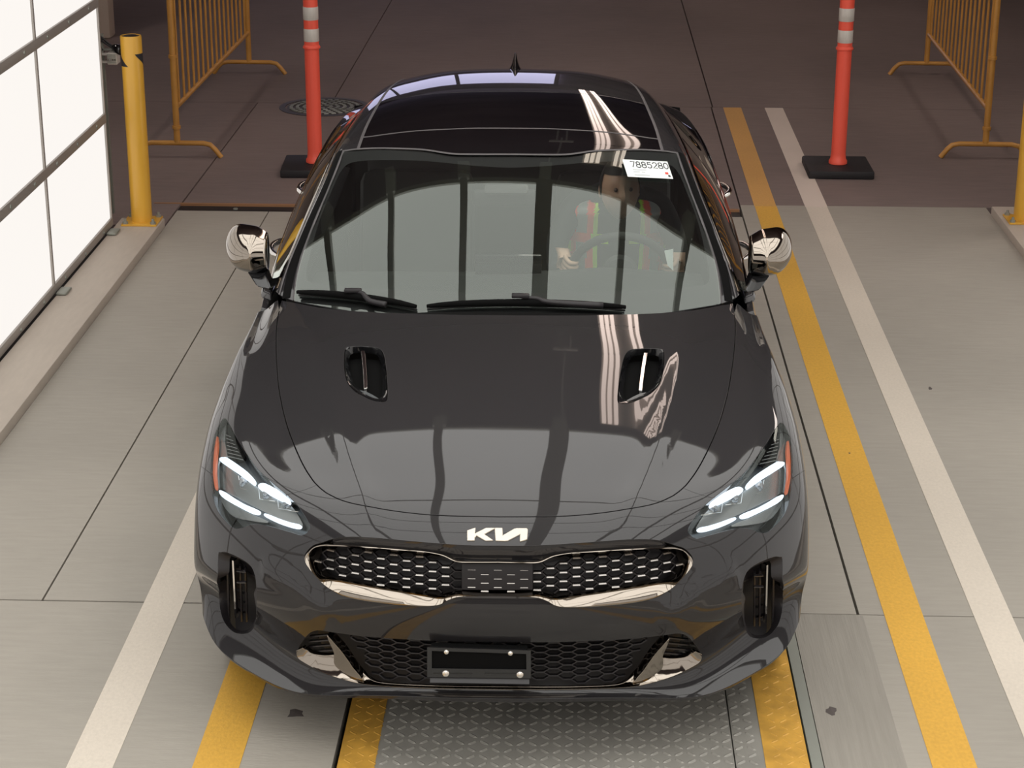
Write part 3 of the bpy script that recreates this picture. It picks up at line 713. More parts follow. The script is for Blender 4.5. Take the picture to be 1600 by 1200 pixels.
# ---------------------------------------------------------------- hood vents
for sg in (1, -1):
    T_ = np.array([sg, 1, 1]); fl_ = (lambda Fc: Fc) if sg == 1 else (lambda Fc: [f[::-1] for f in Fc])
    vin = SF.pix(crom([(547,550),(560,547),(578,548),(589,551),(594,562),(597,590),(597,612),(592,617),(582,614),(570,607),(556,599),(549,585),(545,566)], True, 2), -.012)
    V, Fc, N = patch(SF, vt, [vin], step=.01, bstep=.007, gap=.0012, rim=0, liftf=ringlift(lambda t: .003*np.sin(np.minimum(t, .5)*2*math.pi)-.022*t, 0)); vo = mk('hood_vent', V*T_, fl_(Fc), BLACKG, car, True, N*T_)
    V, Fc, N = patch(SF, vt, [], step=.02, bstep=.012, gap=.004, rim=.0, lift=-.045); mk('vent_floor', V*T_, fl_(Fc), DEEP, vo, True, N*T_)
    bl = SF.pix([(564.5,548),(569.5,548),(573.5,606),(569,606.5)], -.006); V, Fc, N = patch(SF, bl, [], step=.01, bstep=.006, gap=0, rim=.02, lift=-.006); mk('chrome_blade', V*T_, fl_(Fc), BRIGHT, vo, True, N*T_)
    lp = SF.pix(crom([(558,609),(572,611),(590,621),(594,625),(578,622),(566,616)], True, 2), -.01); V, Fc, N = patch(SF, lp, [], step=.01, bstep=.006, gap=0, rim=.01, lift=-.012); mk('vent_lip', V*T_, fl_(Fc), HLGREY, vo, True, N*T_)

# ---------------------------------------------------------------- headlights
def pxp(L, ox=320, oy=640, s=5.717): return [(ox+x/s, oy+y/s) for x, y in L]
for sg in (1, -1):
    T_ = np.array([sg, 1, 1]); fl_ = (lambda Fc: Fc) if sg == 1 else (lambda Fc: [f[::-1] for f in Fc])
    V, Fc, N = patch(SF, hl_loop, [], step=.02, bstep=.01, gap=.001, rim=0, lift=-.055)
    # bucket: floor plus side wall
    hl = mk('headlight', V*T_, fl_(Fc), HLGREY, car, True, N*T_)
    L_ = resamp(SF, hl_loop, .01); A = SF.P(L_, -.003); B = SF.P(L_, -.056); n = len(L_)
    mk('bucket_wall', np.concatenate([A, B])*T_, [(i, (i+1) % n, n+(i+1) % n, n+i) for i in range(n)], BLACKG, hl, True)
    V, Fc, N = patch(SF, hl_loop, [], step=.015, bstep=.008, gap=.0022, rim=.0, lift=-.0005); mk('lens', V*T_, fl_(Fc), LENS, hl, True, N*T_)
    for nm, L, lf, m, rm in [
        ('light_bar', [(132,432),(165,428),(197,432),(300,500),(380,560),(425,610),(437,640),(428,660),(405,648),(300,570),(150,468)], -.016, DRL, .012),
        ('light_bar', [(476,676),(500,658),(545,662),(640,712),(720,770),(752,800),(752,822),(735,826),(640,782),(540,730),(490,705)], -.016, DRL, .012),
        ('light_bar', [(128,722),(160,732),(240,785),(340,842),(430,880),(470,900),(474,918),(455,928),(400,915),(290,858),(180,795),(135,752)], -.016, DRL, .012),
        ('light_bar', [(528,932),(560,935),(660,975),(770,1012),(838,1026),(846,1042),(830,1054),(770,1046),(660,1010),(570,970),(535,948)], -.016, DRL, .012),
        ('upper_reflector', [(120,500),(200,500),(300,590),(440,665),(480,700),(640,800),(760,850),(840,960),(870,1060),(700,1000),(540,915),(470,880),(300,790),(140,690)], -.034, HLSIL, .012),
        ('lower_reflector', [(130,760),(290,870),(430,940),(540,985),(560,1010),(400,990),(270,960),(190,890)], -.030, HLSIL, .01),
        ('side_marker', [(95,260),(108,240),(112,330),(100,440),(92,560),(104,700),(90,700),(72,560),(70,430),(80,330)], -.008, AMBER, .006),
        ('side_reflector', [(150,130),(180,110),(182,200),(178,300),(200,420),(132,430),(112,560),(120,700),(100,600),(100,440),(120,260)], -.02, HLSIL, .006),
        ('finned_bezel', [(192,130),(240,200),(300,310),(360,410),(330,450),(270,462),(210,428),(186,330),(184,220)], -.022, DEEP, .01)]:
        V, Fc, N = patch(SF, SF.pix(crom(pxp(L), True, 2), lf), [], step=.012, bstep=.006, gap=0, rim=rm, lift=lf); mk(nm, V*T_, fl_(Fc), m, hl, True, N*T_)
    for k in range(7):
        q = pxp([(188+k*3, 225+k*32), (235+k*18, 245+k*34)]); a, b = SF.P(SF.pix(q, -.018), -.018); V, Fc = seg_prism(a*T_, b*T_, .0022, .006, np.array([sg*-.3, -.7, .6])); mk('fin', V, Fc, HLSIL, hl)
    for q in ([(300,592),(322,705),(372,716)], [(482,712),(492,802),(628,820)], [(650,800),(660,886),(838,914)]):
        path = SF.P(SF.pix(pxp(q), -.026), -.026); tube('projector_edge', path*T_, .0013, BRIGHT, hl, 6)
    for c_, r_ in (((345,655), .017), ((565,765), .019), ((735,855), .016)):
        uv = SF.pix(pxp([c_]), -.03); p = SF.P(uv, -.033)[0]*T_; o = lathe('projector', [(.0005, -.004), (r_*.5, -.006), (r_*.85, -.002), (r_, .004), (r_, .02)], bpy.data.materials.get('projector_glass') or mat('projector_glass', (.35, .36, .38), .08, .6, 1), hl, 20, axis='y'); o.location = p

# ---------------------------------------------------------------- greenhouse
_yc = [1.20, 1.42, 1.63, 1.85, 2.02, 2.155, 2.30]; _zc = [.838, .956, 1.067, 1.180, 1.264, 1.3285, 1.393]
_ye = [1.44, 1.62, 1.795, 1.985, 2.13, 2.25, 2.37]; _ze = [.839, .944, 1.045, 1.155, 1.239, 1.309, 1.379]; _xe = [.775, .754, .731, .687, .651, .620, .59]
SW = Sheet([[(_xe[k]*q, _yc[k]+(_ye[k]-_yc[k])*q**2.2, _zc[k]+(_ze[k]-_zc[k])*q**2.1) for q in (0, .25, .5, .75, 1., 1.12)] for k in range(7)]); SW.hand = 1
def wpix(L, lift=0., n=3, closed=False): return SW.pix(crom(L, closed, n), lift)
M6 = SG.mid
def gpix(L, lift=0., n=3, closed=False): return SG.pix(crom(L, closed, n), lift)
ws_top = gpix([(785,241),(745,241),(712,240.5),(690,238),(668,234.5),(640,232.5),(592,231.5),(560,233),(537,236)]); ws_top[0][0] = M6
ws_side = gpix([(537,236),(513,297),(492,346),(471,404),(463,440),(459.5,470)])
ws_bot = np.array([[M6-3+t*3, .85-.0*t] for t in np.linspace(0, 1, 10)]); ws_bot[0] = ws_side[-1]; 
ws_bot = np.array([ws_side[-1]*(1-t)+np.array([M6, .9])*t for t in np.linspace(0, 1, 10)])
wt2 = wpix([(785,241),(745,241),(712,240.5),(690,238),(668,234.5),(640,232.5),(592,231.5),(560,233),(537,236)]); wt2[0][0] = SW.mid
wsd2 = wpix([(537,236),(513,297),(492,346),(471,404),(463,440),(459.5,470)]); wb2 = np.array([wsd2[-1]*(1-t)+np.array([SW.mid, .7])*t for t in np.linspace(0, 1, 10)])
wh = np.concatenate([wt2[:-1], wsd2[:-1], wb2]); ws_loop = np.concatenate([wh, SW.mir(wh)[1:-1]])
V, Fc, N = patch(SW, ws_loop, [], step=.025, bstep=.012, gap=.003, rim=.0, lift=0); mk('windscreen', V, Fc, GLASS, car, True, N)
def belt(L, w_): return None
sealw = .0075
def seal(name, S, line, wd, lift, m, parent, both=True, h=.004):
    """thin strip following an open uv polyline"""
    P = S.P(line, lift); N = S.nb(line); t = np.gradient(P, axis=0); t /= np.linalg.norm(t, axis=1)[:, None]; s = np.cross(N, t); s /= np.linalg.norm(s, axis=1)[:, None]
    A = P+s*wd/2; B = P-s*wd/2; C_ = P+N*h; n = len(P); V = np.concatenate([A, C_, B]); Fc = []
    for i in range(n-1): Fc += [(i, i+1, n+i+1, n+i), (n+i, n+i+1, 2*n+i+1, 2*n+i)]
    r = []
    for sg in ((1, -1) if both else (1,)): r.append(mk(name, V*[sg, 1, 1], Fc if sg == 1 else [f[::-1] for f in Fc], m, parent, True))
    return r
topfull = np.concatenate([ws_top, SG.mir(ws_top)[1:]]) if False else np.concatenate([SG.mir(ws_top), ws_top[1:]])
seal('windscreen_seal', SG, topfull, .011, .0005, SEAM, car, False, .003)
seal('windscreen_edge_seal', SG, ws_side, .010, .0005, SEAM, car, True, .004)
AD = M6-2.62    # roof ditch
sun_front = gpix([(785,200.5),(740,200.5),(700,202),(652,204.5),(610,209),(572,214.5)]); sun_front[0][0] = M6; sun_front[-1][0] = AD
seal('sunroof_front_seal', SG, np.concatenate([SG.mir(sun_front), sun_front[1:]]), .009, .0005, SEAM, car, False, .002)
def vpath(u, v0, v1, n=12): return np.array([[u, t] for t in np.linspace(v0, v1, n)])
vt0 = ws_top[-3][1]
iA = np.argmin(abs(ws_top[:, 0]-AD)); top_to_ditch = ws_top[:iA+1].copy(); top_to_ditch[-1][0] = AD
v_sun = 7.35
def sym(h): return np.concatenate([h, SG.mir(h)[1:-1]])
padd('roof_front_glass', SG, sym(np.concatenate([top_to_ditch, vpath(AD, top_to_ditch[-1][1], sun_front[-1][1], 4)[1:-1], sun_front[::-1]])), ROOFG, car, step=.025, bstep=.012, gap=.003, rim=.01)
padd('panoramic_sunroof', SG, sym(np.concatenate([sun_front, vpath(AD, sun_front[-1][1], v_sun-.12, 5)[1:], [[M6-1.5, v_sun-.03], [M6, v_sun]]])), ROOFG, car, step=.025, bstep=.012, gap=.003, rim=.01)
padd('roof', SG, sym(np.concatenate([[[M6, v_sun], [M6-1.5, v_sun-.03]], vpath(AD, v_sun-.12, 10., 10), [[M6-1.3, 10.], [M6, 10.]]])), PAINT, car, step=.025, bstep=.012, gap=.003, rim=.01)
padd('rear_window', SG, sym(np.concatenate([[[M6, 10.02], [M6-1.3, 10.02]], vpath(AD, 10.02, 12.2, 8), [[M6, 12.2]]])), ROOFG, car, step=.03, bstep=.015, gap=.003, rim=.01)
padd('boot_lid', SG, sym(np.concatenate([[[M6, 12.22], [M6-1.3, 12.22]], vpath(M6-4.2, 12.22, 12.98, 5), [[M6-2, 12.98], [M6, 12.98]]])), PAINT, car, step=.03, bstep=.015, gap=.003, rim=.02)
seal('roof_ditch_moulding', SG, vpath(AD, top_to_ditch[-1][1], 10.3, 24), .012, .0005, SEAM, car, True, .002)
# A pillar + roof rail, one pressing each side
inner = np.concatenate([ws_side[::-1], ws_top[iA:][::-1][1:-1] if iA < len(ws_top)-2 else np.zeros((0, 2)), vpath(AD, top_to_ditch[-1][1], 12.2, 16)])
rail_u = M6-4.0
rail = np.concatenate([inner, vpath(rail_u, 12.2, .9, 26), [[(ws_side[-1][0]+rail_u)/2, .88]]])
padd('roof_rail', SG, rail, PAINT, car, True, step=.025, bstep=.014, gap=.001, rim=.01)
seal('window_trim', SG, vpath(M6-4.10, .95, 10.6, 26), .022, .001, CHROME, car, True, .004)
mo = ws_side.copy(); mo[:, 0] -= .22; seal('pillar_moulding', SG, mo, .030, .001, DEEP, car, True, .003)
mo = ws_side.copy(); mo[:, 0] -= .55; seal('pillar_edge_strip', SG, mo, .006, .003, SEAM, car, True, .003)
fw_ = [[M6-4.2, 1.05]]+[[M6-4.2, t] for t in np.linspace(1.3, 6.55, 12)]+[[M6-5.85, 6.45]]+[[M6-5.85, t] for t in np.linspace(6.2, 1.1, 10)]
padd('front_door_window', SG, fw_, TINTG, car, True, step=.04, bstep=.02, gap=.002, rim=0)
rw_ = [[M6-4.2, t] for t in np.linspace(6.8, 10.4, 8)]+[[M6-5.0, 10.6], [M6-5.85, 10.1]]+[[M6-5.85, t] for t in np.linspace(9.6, 6.7, 7)]
padd('rear_door_window', SG, rw_, TINTG, car, True, step=.04, bstep=.02, gap=.002, rim=0)
pil = [[M6-4.15, 6.5], [M6-4.15, 6.85], [M6-5.9, 6.75], [M6-5.9, 6.4]]; padd('door_pillar', SG, pil, BLACKG, car, True, step=.04, bstep=.02, gap=0, rim=.0, lift=-.001)
qp = [[M6-4.0, 10.45], [M6-4.0, 12.2], [M6-4.2, 12.98], [M6-6, 12.98], [M6-6, 12], [M6-6, 11], [M6-6, 10.2], [M6-5.9, 10.12], [M6-5.02, 10.64]]
padd('quarter_panel', SG, qp, PAINT, car, True, step=.035, bstep=.02, gap=0, rim=0)
seal('belt_moulding', SG, vpath(M6-5.95, 1.0, 10.2, 24), .016, .001, CHROME, car, True, .004)
# black frit behind the windscreen edge
fi = SG.pix(crom([(785,288),(730,285),(680,288),(640,297),(590,313),(545,331),(508,349)], False, 3)) if False else None
ft = wpix([(785,262),(730,258),(670,252),(610,250),(560,252),(537,262),(519,297),(499,346),(483,404),(478.5,428),(482,439),(492,442)], -.005)
fb = wpix([(492,442),(550,448.5),(650,454.5),(785,458)], -.005); ft[0][0] = SW.mid; fb[-1][0] = SW.mid
fi_h = np.concatenate([ft, fb[1:]]); fi_loop = np.concatenate([fi_h, SW.mir(fi_h)[1:-1]])
V, Fc, N = patch(SW, ws_loop, [fi_loop], step=.03, bstep=.015, gap=.002, rim=0, lift=-.005); mk('frit_band', V, Fc, BLACKM, car, True, N)

# ---------------------------------------------------------------- body sides
def arch(yc, r, a0, a1, n=18): return [(yc+r*math.cos(t), .345+r*math.sin(t)) for t in np.linspace(a0, a1, n)]
fd = [(1.615, .205), (2.66, .205), (2.69, .55), (2.70, .93), (1.615, .905)]
rd = [(2.675, .205), (3.37, .205)]+[(3.735+.395*math.cos(t), .345+.395*math.sin(t)) for t in np.linspace(math.pi*.98, math.pi*.62, 8)]+[(3.72, .94), (2.715, .93), (2.705, .55)]
qd = [(3.735+.375*math.cos(t), .345+.375*math.sin(t)) for t in np.linspace(math.pi*.60, 0, 10)]+[(4.12, .205), (4.655, .23), (4.655, .96), (4.3, .985), (3.735, .965), (3.735, .94)]
def ext(L): 
    out = []
    for i in range(len(L)):
        a, b = L[i], L[(i+1) % len(L)]; d = math.hypot(a[0]-b[0], a[1]-b[1]); k = max(1, int(d/.2))
        out += [(a[0]+(b[0]-a[0])*t/k, a[1]+(b[1]-a[1])*t/k) for t in range(k)]
    return out
for nm, L in (('front_door', fd), ('rear_door', rd), ('rear_quarter', qd)):
    V, Fc, N = patch(SS, syz(ext(L)), [], step=.05, bstep=.025, gap=.002, rim=.02)
    for sg in (1, -1):
        d = mk(nm, V*[sg, 1, 1], Fc if sg == 1 else [f[::-1] for f in Fc], PAINT, car, True, N*[sg, 1, 1])
        if 'door' in nm:
            yh = 2.48 if nm == 'front_door' else 3.44
            path = [(sg*(x+.012), yh+t, .868+t*.03) for t, x in zip(np.linspace(-.11, .11, 9), [.885, .905, .918, .925, .928, .925, .918, .905, .885])]
            tube('handle', path, [.006]+[.012]*7+[.006], BRIGHT, d, 8)
# rear end
rv = []; nx, nz = 17, 10
for j in range(nz):
    z = .22+.76*j/(nz-1)
    for i in range(nx):
        x = -1+2*i/(nx-1); hw = .80+.03*math.sin(math.pi*j/(nz-1)); y = 4.83-.16*abs(x)**3.2-.10*(j/(nz-1))**6*.3; rv.append((x*hw, y, z))
mk('rear_fascia', rv, [(j*nx+i, j*nx+i+1, (j+1)*nx+i+1, (j+1)*nx+i)[::-1] for j in range(nz-1) for i in range(nx-1)], PAINT, car, True)
for sg in (1, -1):
    V, Fc = merge([seg_prism((sg*.05, 4.835, .90), (sg*.45, 4.83, .905), .05, .02, np.array([0, 1., 0])), seg_prism((sg*.45, 4.832, .905), (sg*.78, 4.72, .90), .07, .02, np.array([sg*.3, .95, 0]))]); mk('tail_lamp', V, Fc, REDL, car)
box('rear_bumper_insert', -.5, .5, 4.80, 4.845, .24, .36, BLACKM, car, .01)
# underbody and inner body
box('floor_pan', -.80, .80, .55, 4.7, .17, .20, BLACKM, car); box('engine_bulkhead', -.70, .70, 1.32, 1.36, .2, .90, BLACKM, car)
for sg in (1, -1): box('inner_arch', sg*.56, sg*.60, .45, 1.25, .2, .72, BLACKM, car) if sg == 1 else box('inner_arch', -.60, -.56, .45, 1.25, .2, .72, BLACKM, car)
# wheels
for sx in (1, -1):
    for yc in (.83, 3.735):
        wl = empty('wheel', (sx*.79, yc, .338), 0, car)
        lathe('tyre', [(.235, -.11), (.32, -.112), (.334, -.09), (.334, .09), (.32, .112), (.235, .11)], RUBBER, wl, 40, axis='x')
        lathe('rim', [(.235, -.10), (.225, -.09), (.22, .07), (.235, .10)], ALLOY, wl, 40, axis='x')
        ps = []
        for k in range(10):
            t = k/10*2*math.pi; ps.append(seg_prism((sx*.08, .03*math.cos(t), .03*math.sin(t)), (sx*.095, .225*math.cos(t), .225*math.sin(t)), .03, .03, np.array([sx*1., 0, 0])))
        V, Fc = merge(ps); mk('spokes', V, Fc, ALLOY, wl)
        lathe('brake_disc', [(.01, 0), (.16, 0), (.16, .02), (.01, .02)], STEEL, wl, 24, axis='x')

# ---------------------------------------------------------------- mirrors
for sg in (1, -1):
    mr = empty('door_mirror', (0, 0, 0), 0, car)
    # housing: loft across x, from the inner end to the outer end. section = superellipse in (y,z)
    def housing(name, f0, f1, m, grow_=0., cut=None):
        V = []; Fc = []; ns, nk = 22, 28
        for i in range(ns+1):
            t = i/ns; x = .868+.160*t
            zc = 1.022+.012*t; hz = .084*(1-abs(2*(t-.36))**3.2*.10)*(max(0, 1-max(0, (t-.55)/.45)**2.6))**.5*(.80+.2*min(1, t*4)); hy = .112*(max(0, 1-max(0, (t-.45)/.55)**2.4))**.5*(.72+.28*min(1, t*3))
            yc = 1.895+.035*t+.02*t*t
            hz = max(hz, .001)+grow_; hy = max(hy, .001)+grow_
            for k in range(nk):
                a = f0+(f1-f0)*k/(nk-1); ca, sa = math.cos(a), math.sin(a)
                yy = yc-hy*np.sign(ca)*abs(ca)**.95*(1.15 if ca > 0 else .35); V.append((sg*x, yy, zc+hz*np.sign(sa)*abs(sa)**1.0-.018*(1-t)*0))
        for i in range(ns):
            for k in range(nk-1): Fc.append((i*nk+k, (i+1)*nk+k, (i+1)*nk+k+1, i*nk+k+1) if sg == 1 else (i*nk+k+1, (i+1)*nk+k+1, (i+1)*nk+k, i*nk+k))
        Fc.append(tuple(range(nk)))
        return mk(name, V, Fc, m, mr, True)
    housing('cap', -.62, math.pi*.56, CHROME, .0015)
    housing('housing', -math.pi, math.pi, BLACKG)
    mk('mirror_glass', [(sg*.885, 1.955, .965), (sg*1.0, 1.975, .98), (sg*1.0, 1.975, 1.075), (sg*.885, 1.955, 1.075)], [(0, 1, 2, 3)], BRIGHT, mr)
    ft_ = []
    def prism(name, base, top, m):
        V = [(sg*a, b, c) for a, b, c in base+top]; n = len(base); F_ = [tuple(range(n))[::-1], tuple(range(n, 2*n))]+[(k, (k+1) % n, n+(k+1) % n, n+k) for k in range(n)]
        bm = bmesh.new(); vs = [bm.verts.new(v) for v in V]; [bm.faces.new([vs[q] for q in f]) for f in F_]; bmesh.ops.recalc_face_normals(bm, faces=bm.faces)
        bmesh.ops.bevel(bm, geom=list(bm.edges), offset=.004, segments=2, affect='EDGES'); return bmo(name, bm, m, mr, True)
    prism('stalk', [(.845, 1.775, .905), (.902, 1.80, .915), (.905, 1.87, .915), (.845, 1.86, .905)], [(.872, 1.825, .955), (.940, 1.842, .955), (.945, 1.90, .960), (.872, 1.90, .960)], BLACKG)
    prism('foot', [(.838, 1.70, .893), (.880, 1.74, .890), (.893, 1.83, .892), (.885, 1.90, .892), (.838, 1.90, .893)], [(.842, 1.725, .912), (.872, 1.755, .914), (.884, 1.825, .918), (.878, 1.88, .914), (.842, 1.88, .912)], PAINT)
# ---------------------------------------------------------------- wipers
def wiper(blade, arm, hinge):
    wp = empty('windscreen_wiper', (0, 0, 0), 0, car)
    def to3(px, lift):
        uv = SW.pix(px); return SW.P(uv, lift)
    b = to3(crom(blade, False, 4), .022); n = len(b)
    rr = .004+.009*np.sin(np.linspace(.12, math.pi-.12, n))**.6
    V, Fc = tube_geo(b, rr, 8); V = np.array(V); mk('blade', V, Fc, DEEP, wp, True)
    b2 = to3(crom(blade, False, 4), .006); V, Fc = tube_geo(b2, .004, 6); mk('rubber_lip', V, Fc, RUBBER, wp, True)
    a = to3(crom(arm, False, 4), .034); V, Fc = tube_geo(a, np.linspace(.006, .012, len(a)), 8); mk('arm', V, Fc, BLACKM, wp, True)
    h = to3(hinge, .040); bm = bmesh.new(); c = h[0]; bbox(bm, c[0]-.03, c[0]+.03, c[1]-.012, c[1]+.012, c[2]-.008, c[2]+.006, .004); bmo('clip', bm, BLACKM, wp, True)
wiper([(468,463),(500,464.5),(540,468),(580,473),(620,479),(652,486)], [(550,467),(568,468),(576,476),(584,482),(606,487)], [(556,466)])
wiper([(668,485.5),(710,482),(770,480),(830,480),(890,481.5),(940,484),(976,487)], [(815,476),(838,477),(852,482),(890,485.5),(940,488)], [(813,474.5)])
# ---------------------------------------------------------------- roof aerial
def fin_aerial():
    V = []; Fc = []; ns, nk = 12, 12
    for i in range(ns+1):
        t = i/ns; y = 3.66+.17*t; h = .092*(t**.75)*(1-max(0, t-.9)*3); w_ = .034*math.sin(math.pi*min(.98, .08+t*.75))**.6+.003
        z0 = 1.350-(y-3.6)*.15
        for k in range(nk):
            a = math.pi*k/(nk-1); c_ = math.cos(a); s_ = math.sin(a); V.append((w_*c_*(1-.72*s_**.5 if s_ > 0 else 1), y+.02*s_*t, z0-.006+(h)*s_))
    for i in range(ns):
        for k in range(nk-1): Fc.append((i*nk+k, i*nk+k+1, (i+1)*nk+k+1, (i+1)*nk+k))
    Fc.append(tuple(range(ns*nk, ns*nk+nk))); Fc.append(tuple(range(nk))[::-1])
    return mk('roof_aerial', V, Fc, BLACKG, car, True)
fin_aerial()

# ---------------------------------------------------------------- cabin
cab = empty('cabin', (0, 0, 0), 0, car)
bm = bmesh.new()
prof = [(1.50, .86), (1.62, .945), (1.80, .955), (1.92, .94), (1.99, .88), (2.0, .70), (1.95, .5), (1.5, .5)]
for i in range(len(prof)):
    pass
V = []; nxx = 9
for (y, z) in prof:
    for k in range(nxx):
        x = -.70+1.4*k/(nxx-1); hump = .022*math.exp(-((x-.37)/.2)**2) if z > .86 else 0; V.append((x, y+.05*abs(x)**2, z+hump-.03*abs(x)**3))
Fc = [(i*nxx+k, i*nxx+k+1, (i+1)*nxx+k+1, (i+1)*nxx+k) for i in range(len(prof)-1) for k in range(nxx-1)]; bm.free()
mk('dashboard', V, Fc, INTB, cab, True)
box('centre_console', -.12, .12, 1.95, 2.9, .25, .56, INTB, cab, .03)
box('touch_screen', -.12, .12, 1.86, 1.885, .93, 1.02, BLACKG, cab, .004)
for sg in (1, -1): box('door_card', *( (.74, .80) if sg == 1 else (-.80, -.74)), 1.7, 3.8, .22, .88, INTB, cab, .02)
box('headliner', -.48, .48, 2.5, 3.6, 1.26, 1.275, INTB, cab); box('rear_bulkhead', -.72, .72, 3.75, 3.8, .2, .98, INTB, cab)
def seat(x, y):
    st = empty('seat', (x, y, .2), 0, cab)
    bm = bmesh.new(); bbox(bm, -.25, .25, -.02, .50, .13, .30, .05); 
    bmo('cushion', bm, INTG, st, True)
    bm = bmesh.new(); bbox(bm, -.24, .24, -.07, .07, 0, .62, .055); bmesh.ops.rotate(bm, cent=(0, 0, 0), matrix=Matrix.Rotation(math.radians(-20), 3, 'X'), verts=bm.verts); bmesh.ops.translate(bm, vec=(0, .48, .24), verts=bm.verts); bmo('backrest', bm, INTG, st, True)
    bm = bmesh.new(); bbox(bm, -.13, .13, -.05, .05, 0, .19, .045); bmesh.ops.rotate(bm, cent=(0, 0, 0), matrix=Matrix.Rotation(math.radians(-14), 3, 'X'), verts=bm.verts); bmesh.ops.translate(bm, vec=(0, .74, .86), verts=bm.verts); bmo('head_restraint', bm, INTG, st, True)
seat(.42, 2.45); seat(-.40, 2.45)
box('cabin_fill_lamp', .06, .24, 2.38, 2.46, 1.285, 1.297, emis('cabin_fill_glow', (1., .93, .84), 9), cab)  # added glow under the roof to brighten the driver's vest
box('rear_bench', -.66, .66, 3.35, 3.75, .2, .48, INTG, cab, .04); box('rear_backrest', -.66, .66, 3.66, 3.8, .46, .98, INTG, cab, .04)
# steering wheel (circle facing the driver)
swc = np.array([.413, 2.10, .885]); tl = math.radians(26)
sw_u = np.array([1., 0, 0]); sw_v = np.array([0, math.sin(tl)*1., math.cos(tl)]); sw_v = np.array([0, -math.sin(tl), math.cos(tl)])
swn = np.cross(sw_u, sw_v)   # towards the front of the car
st = empty('steering_wheel', (0, 0, 0), 0, cab)
ring = [swc+.185*(math.cos(t)*sw_u+math.sin(t)*sw_v) for t in np.linspace(0, 2*math.pi, 41)]; tube('rim', ring, .0165, INTB, st, 10)
for a in (0, math.pi, -math.pi/2): tube('spoke', [swc+.04*(math.cos(a)*sw_u+math.sin(a)*sw_v), swc+.18*(math.cos(a)*sw_u+math.sin(a)*sw_v)], .014, INTB, st, 8)
lathe('hub', [(.001, -.02), (.06, -.015), (.07, .01), (.001, .02)], INTB, st, 20, loc=(0, 0, 0), axis='y').location = swc
# inside mirror and sensor housing under the top of the windscreen
box('inside_mirror', -.13, .10, 2.00, 2.02, 1.165, 1.225, BLACKM, cab, .012)
box('camera_housing', -.09, .07, 1.965, 2.06, 1.215, 1.235, mat('grey_trim', (.06, .055, .055), .7), cab, .01)

# ---------------------------------------------------------------- windscreen sticker (a sheet of paper on the glass)
sk = SW.pix([(971.5,252.5),(1041.5,256),(1050.5,283),(980,279.5)]) 
stk = empty('number_sheet', (0, 0, 0)); tag(stk, 'white paper sheet reading 7885280 stuck on the top of the windscreen', 'sticker')
stk.location = (X0, Y0, 0); stk.rotation_euler = (0, 0, YAW)
c = np.array([SW.P([q], .011)[0] for q in sk]); pu = c[1]-c[0]; pw = np.linalg.norm(pu); pu /= pw
pn = np.cross(c[2]-c[0], c[1]-c[3]); pn /= np.linalg.norm(pn); pn = pn if pn[2] > 0 else -pn
def sp(a, b, h=0.): return c[0]*(1-a)*(1-b)+c[1]*a*(1-b)+c[2]*a*b+c[3]*(1-a)*b+pn*h
mk('paper', [sp(0,1), sp(1,1), sp(1,0), sp(0,0), sp(0,1,-.0006), sp(1,1,-.0006), sp(1,0,-.0006), sp(0,0,-.0006)], [(0,1,2,3),(7,6,5,4),(0,4,5,1),(1,5,6,2),(2,6,7,3),(3,7,4,0)], PAPER, stk)
SEG = {}
def glyph(ch, a0, b0, wa, hb, th, m, parent):
    """stroke digit drawn as bent strips; coordinates in sheet fractions, a right, b down"""
    import math as M
    def arc(cx, cy, rx, ry, t0, t1, n=10): return [(cx+rx*M.cos(M.radians(t0+(t1-t0)*i/n)), cy-ry*M.sin(M.radians(t0+(t1-t0)*i/n))) for i in range(n+1)]
    S_ = {'7': [[(0, 0), (1, 0), (.35, 1)]], '8': [arc(.5, .25, .42, .25, 0, 360, 16), arc(.5, .74, .5, .26, 0, 360, 16)], '5': [[(.95, 0), (.2, 0), (.1, .45)]+arc(.47, .66, .5, .34, 135, -150, 12)],
          '2': [arc(.5, .3, .45, .3, 170, -30, 10)+[(.02, 1), (1, 1)]], '0': [arc(.5, .5, .5, .5, 0, 360, 18)], '-': [[(0, .5), (1, .5)]]}[ch]
    parts = []
    for L in S_:
        P = [np.array([a0+x*wa, b0+y*hb]) for x, y in L]; V = []; n = len(P)
        for i in range(n):
            t = (P[min(i+1, n-1)]-P[max(i-1, 0)])*[pw, pw*.42]; t /= np.linalg.norm(t)+1e-9; s = np.array([-t[1]/pw, t[0]/(pw*.42)])*th/2
            V += [sp(*(P[i]+s), .0009), sp(*(P[i]-s), .0009)]
        parts.append((V, [(2*i, 2*i+1, 2*i+3, 2*i+2) for i in range(n-1)]))
    V, Fc = merge(parts); return mk('digit' if ch != '-' else 'text_line', V, Fc, m, parent)
for i, ch in enumerate('7885280'): glyph(ch, .15+i*.122, .11, .095, .33, .0035, INK, stk)
for a0, b0, wa in ((.16, .55, .30), (.16, .68, .14), (.34, .68, .08), (.16, .85, .34)): glyph('-', a0, b0, wa, .06, .0016, mat('faded_ink', (.25, .27, .28), .7) if 'faded_ink' not in bpy.data.materials else bpy.data.materials['faded_ink'], stk)
glyph('-', .86, .68, .07, .05, .009, REDINK, stk); glyph('-', .91, .83, .05, .05, .008, INK, stk)

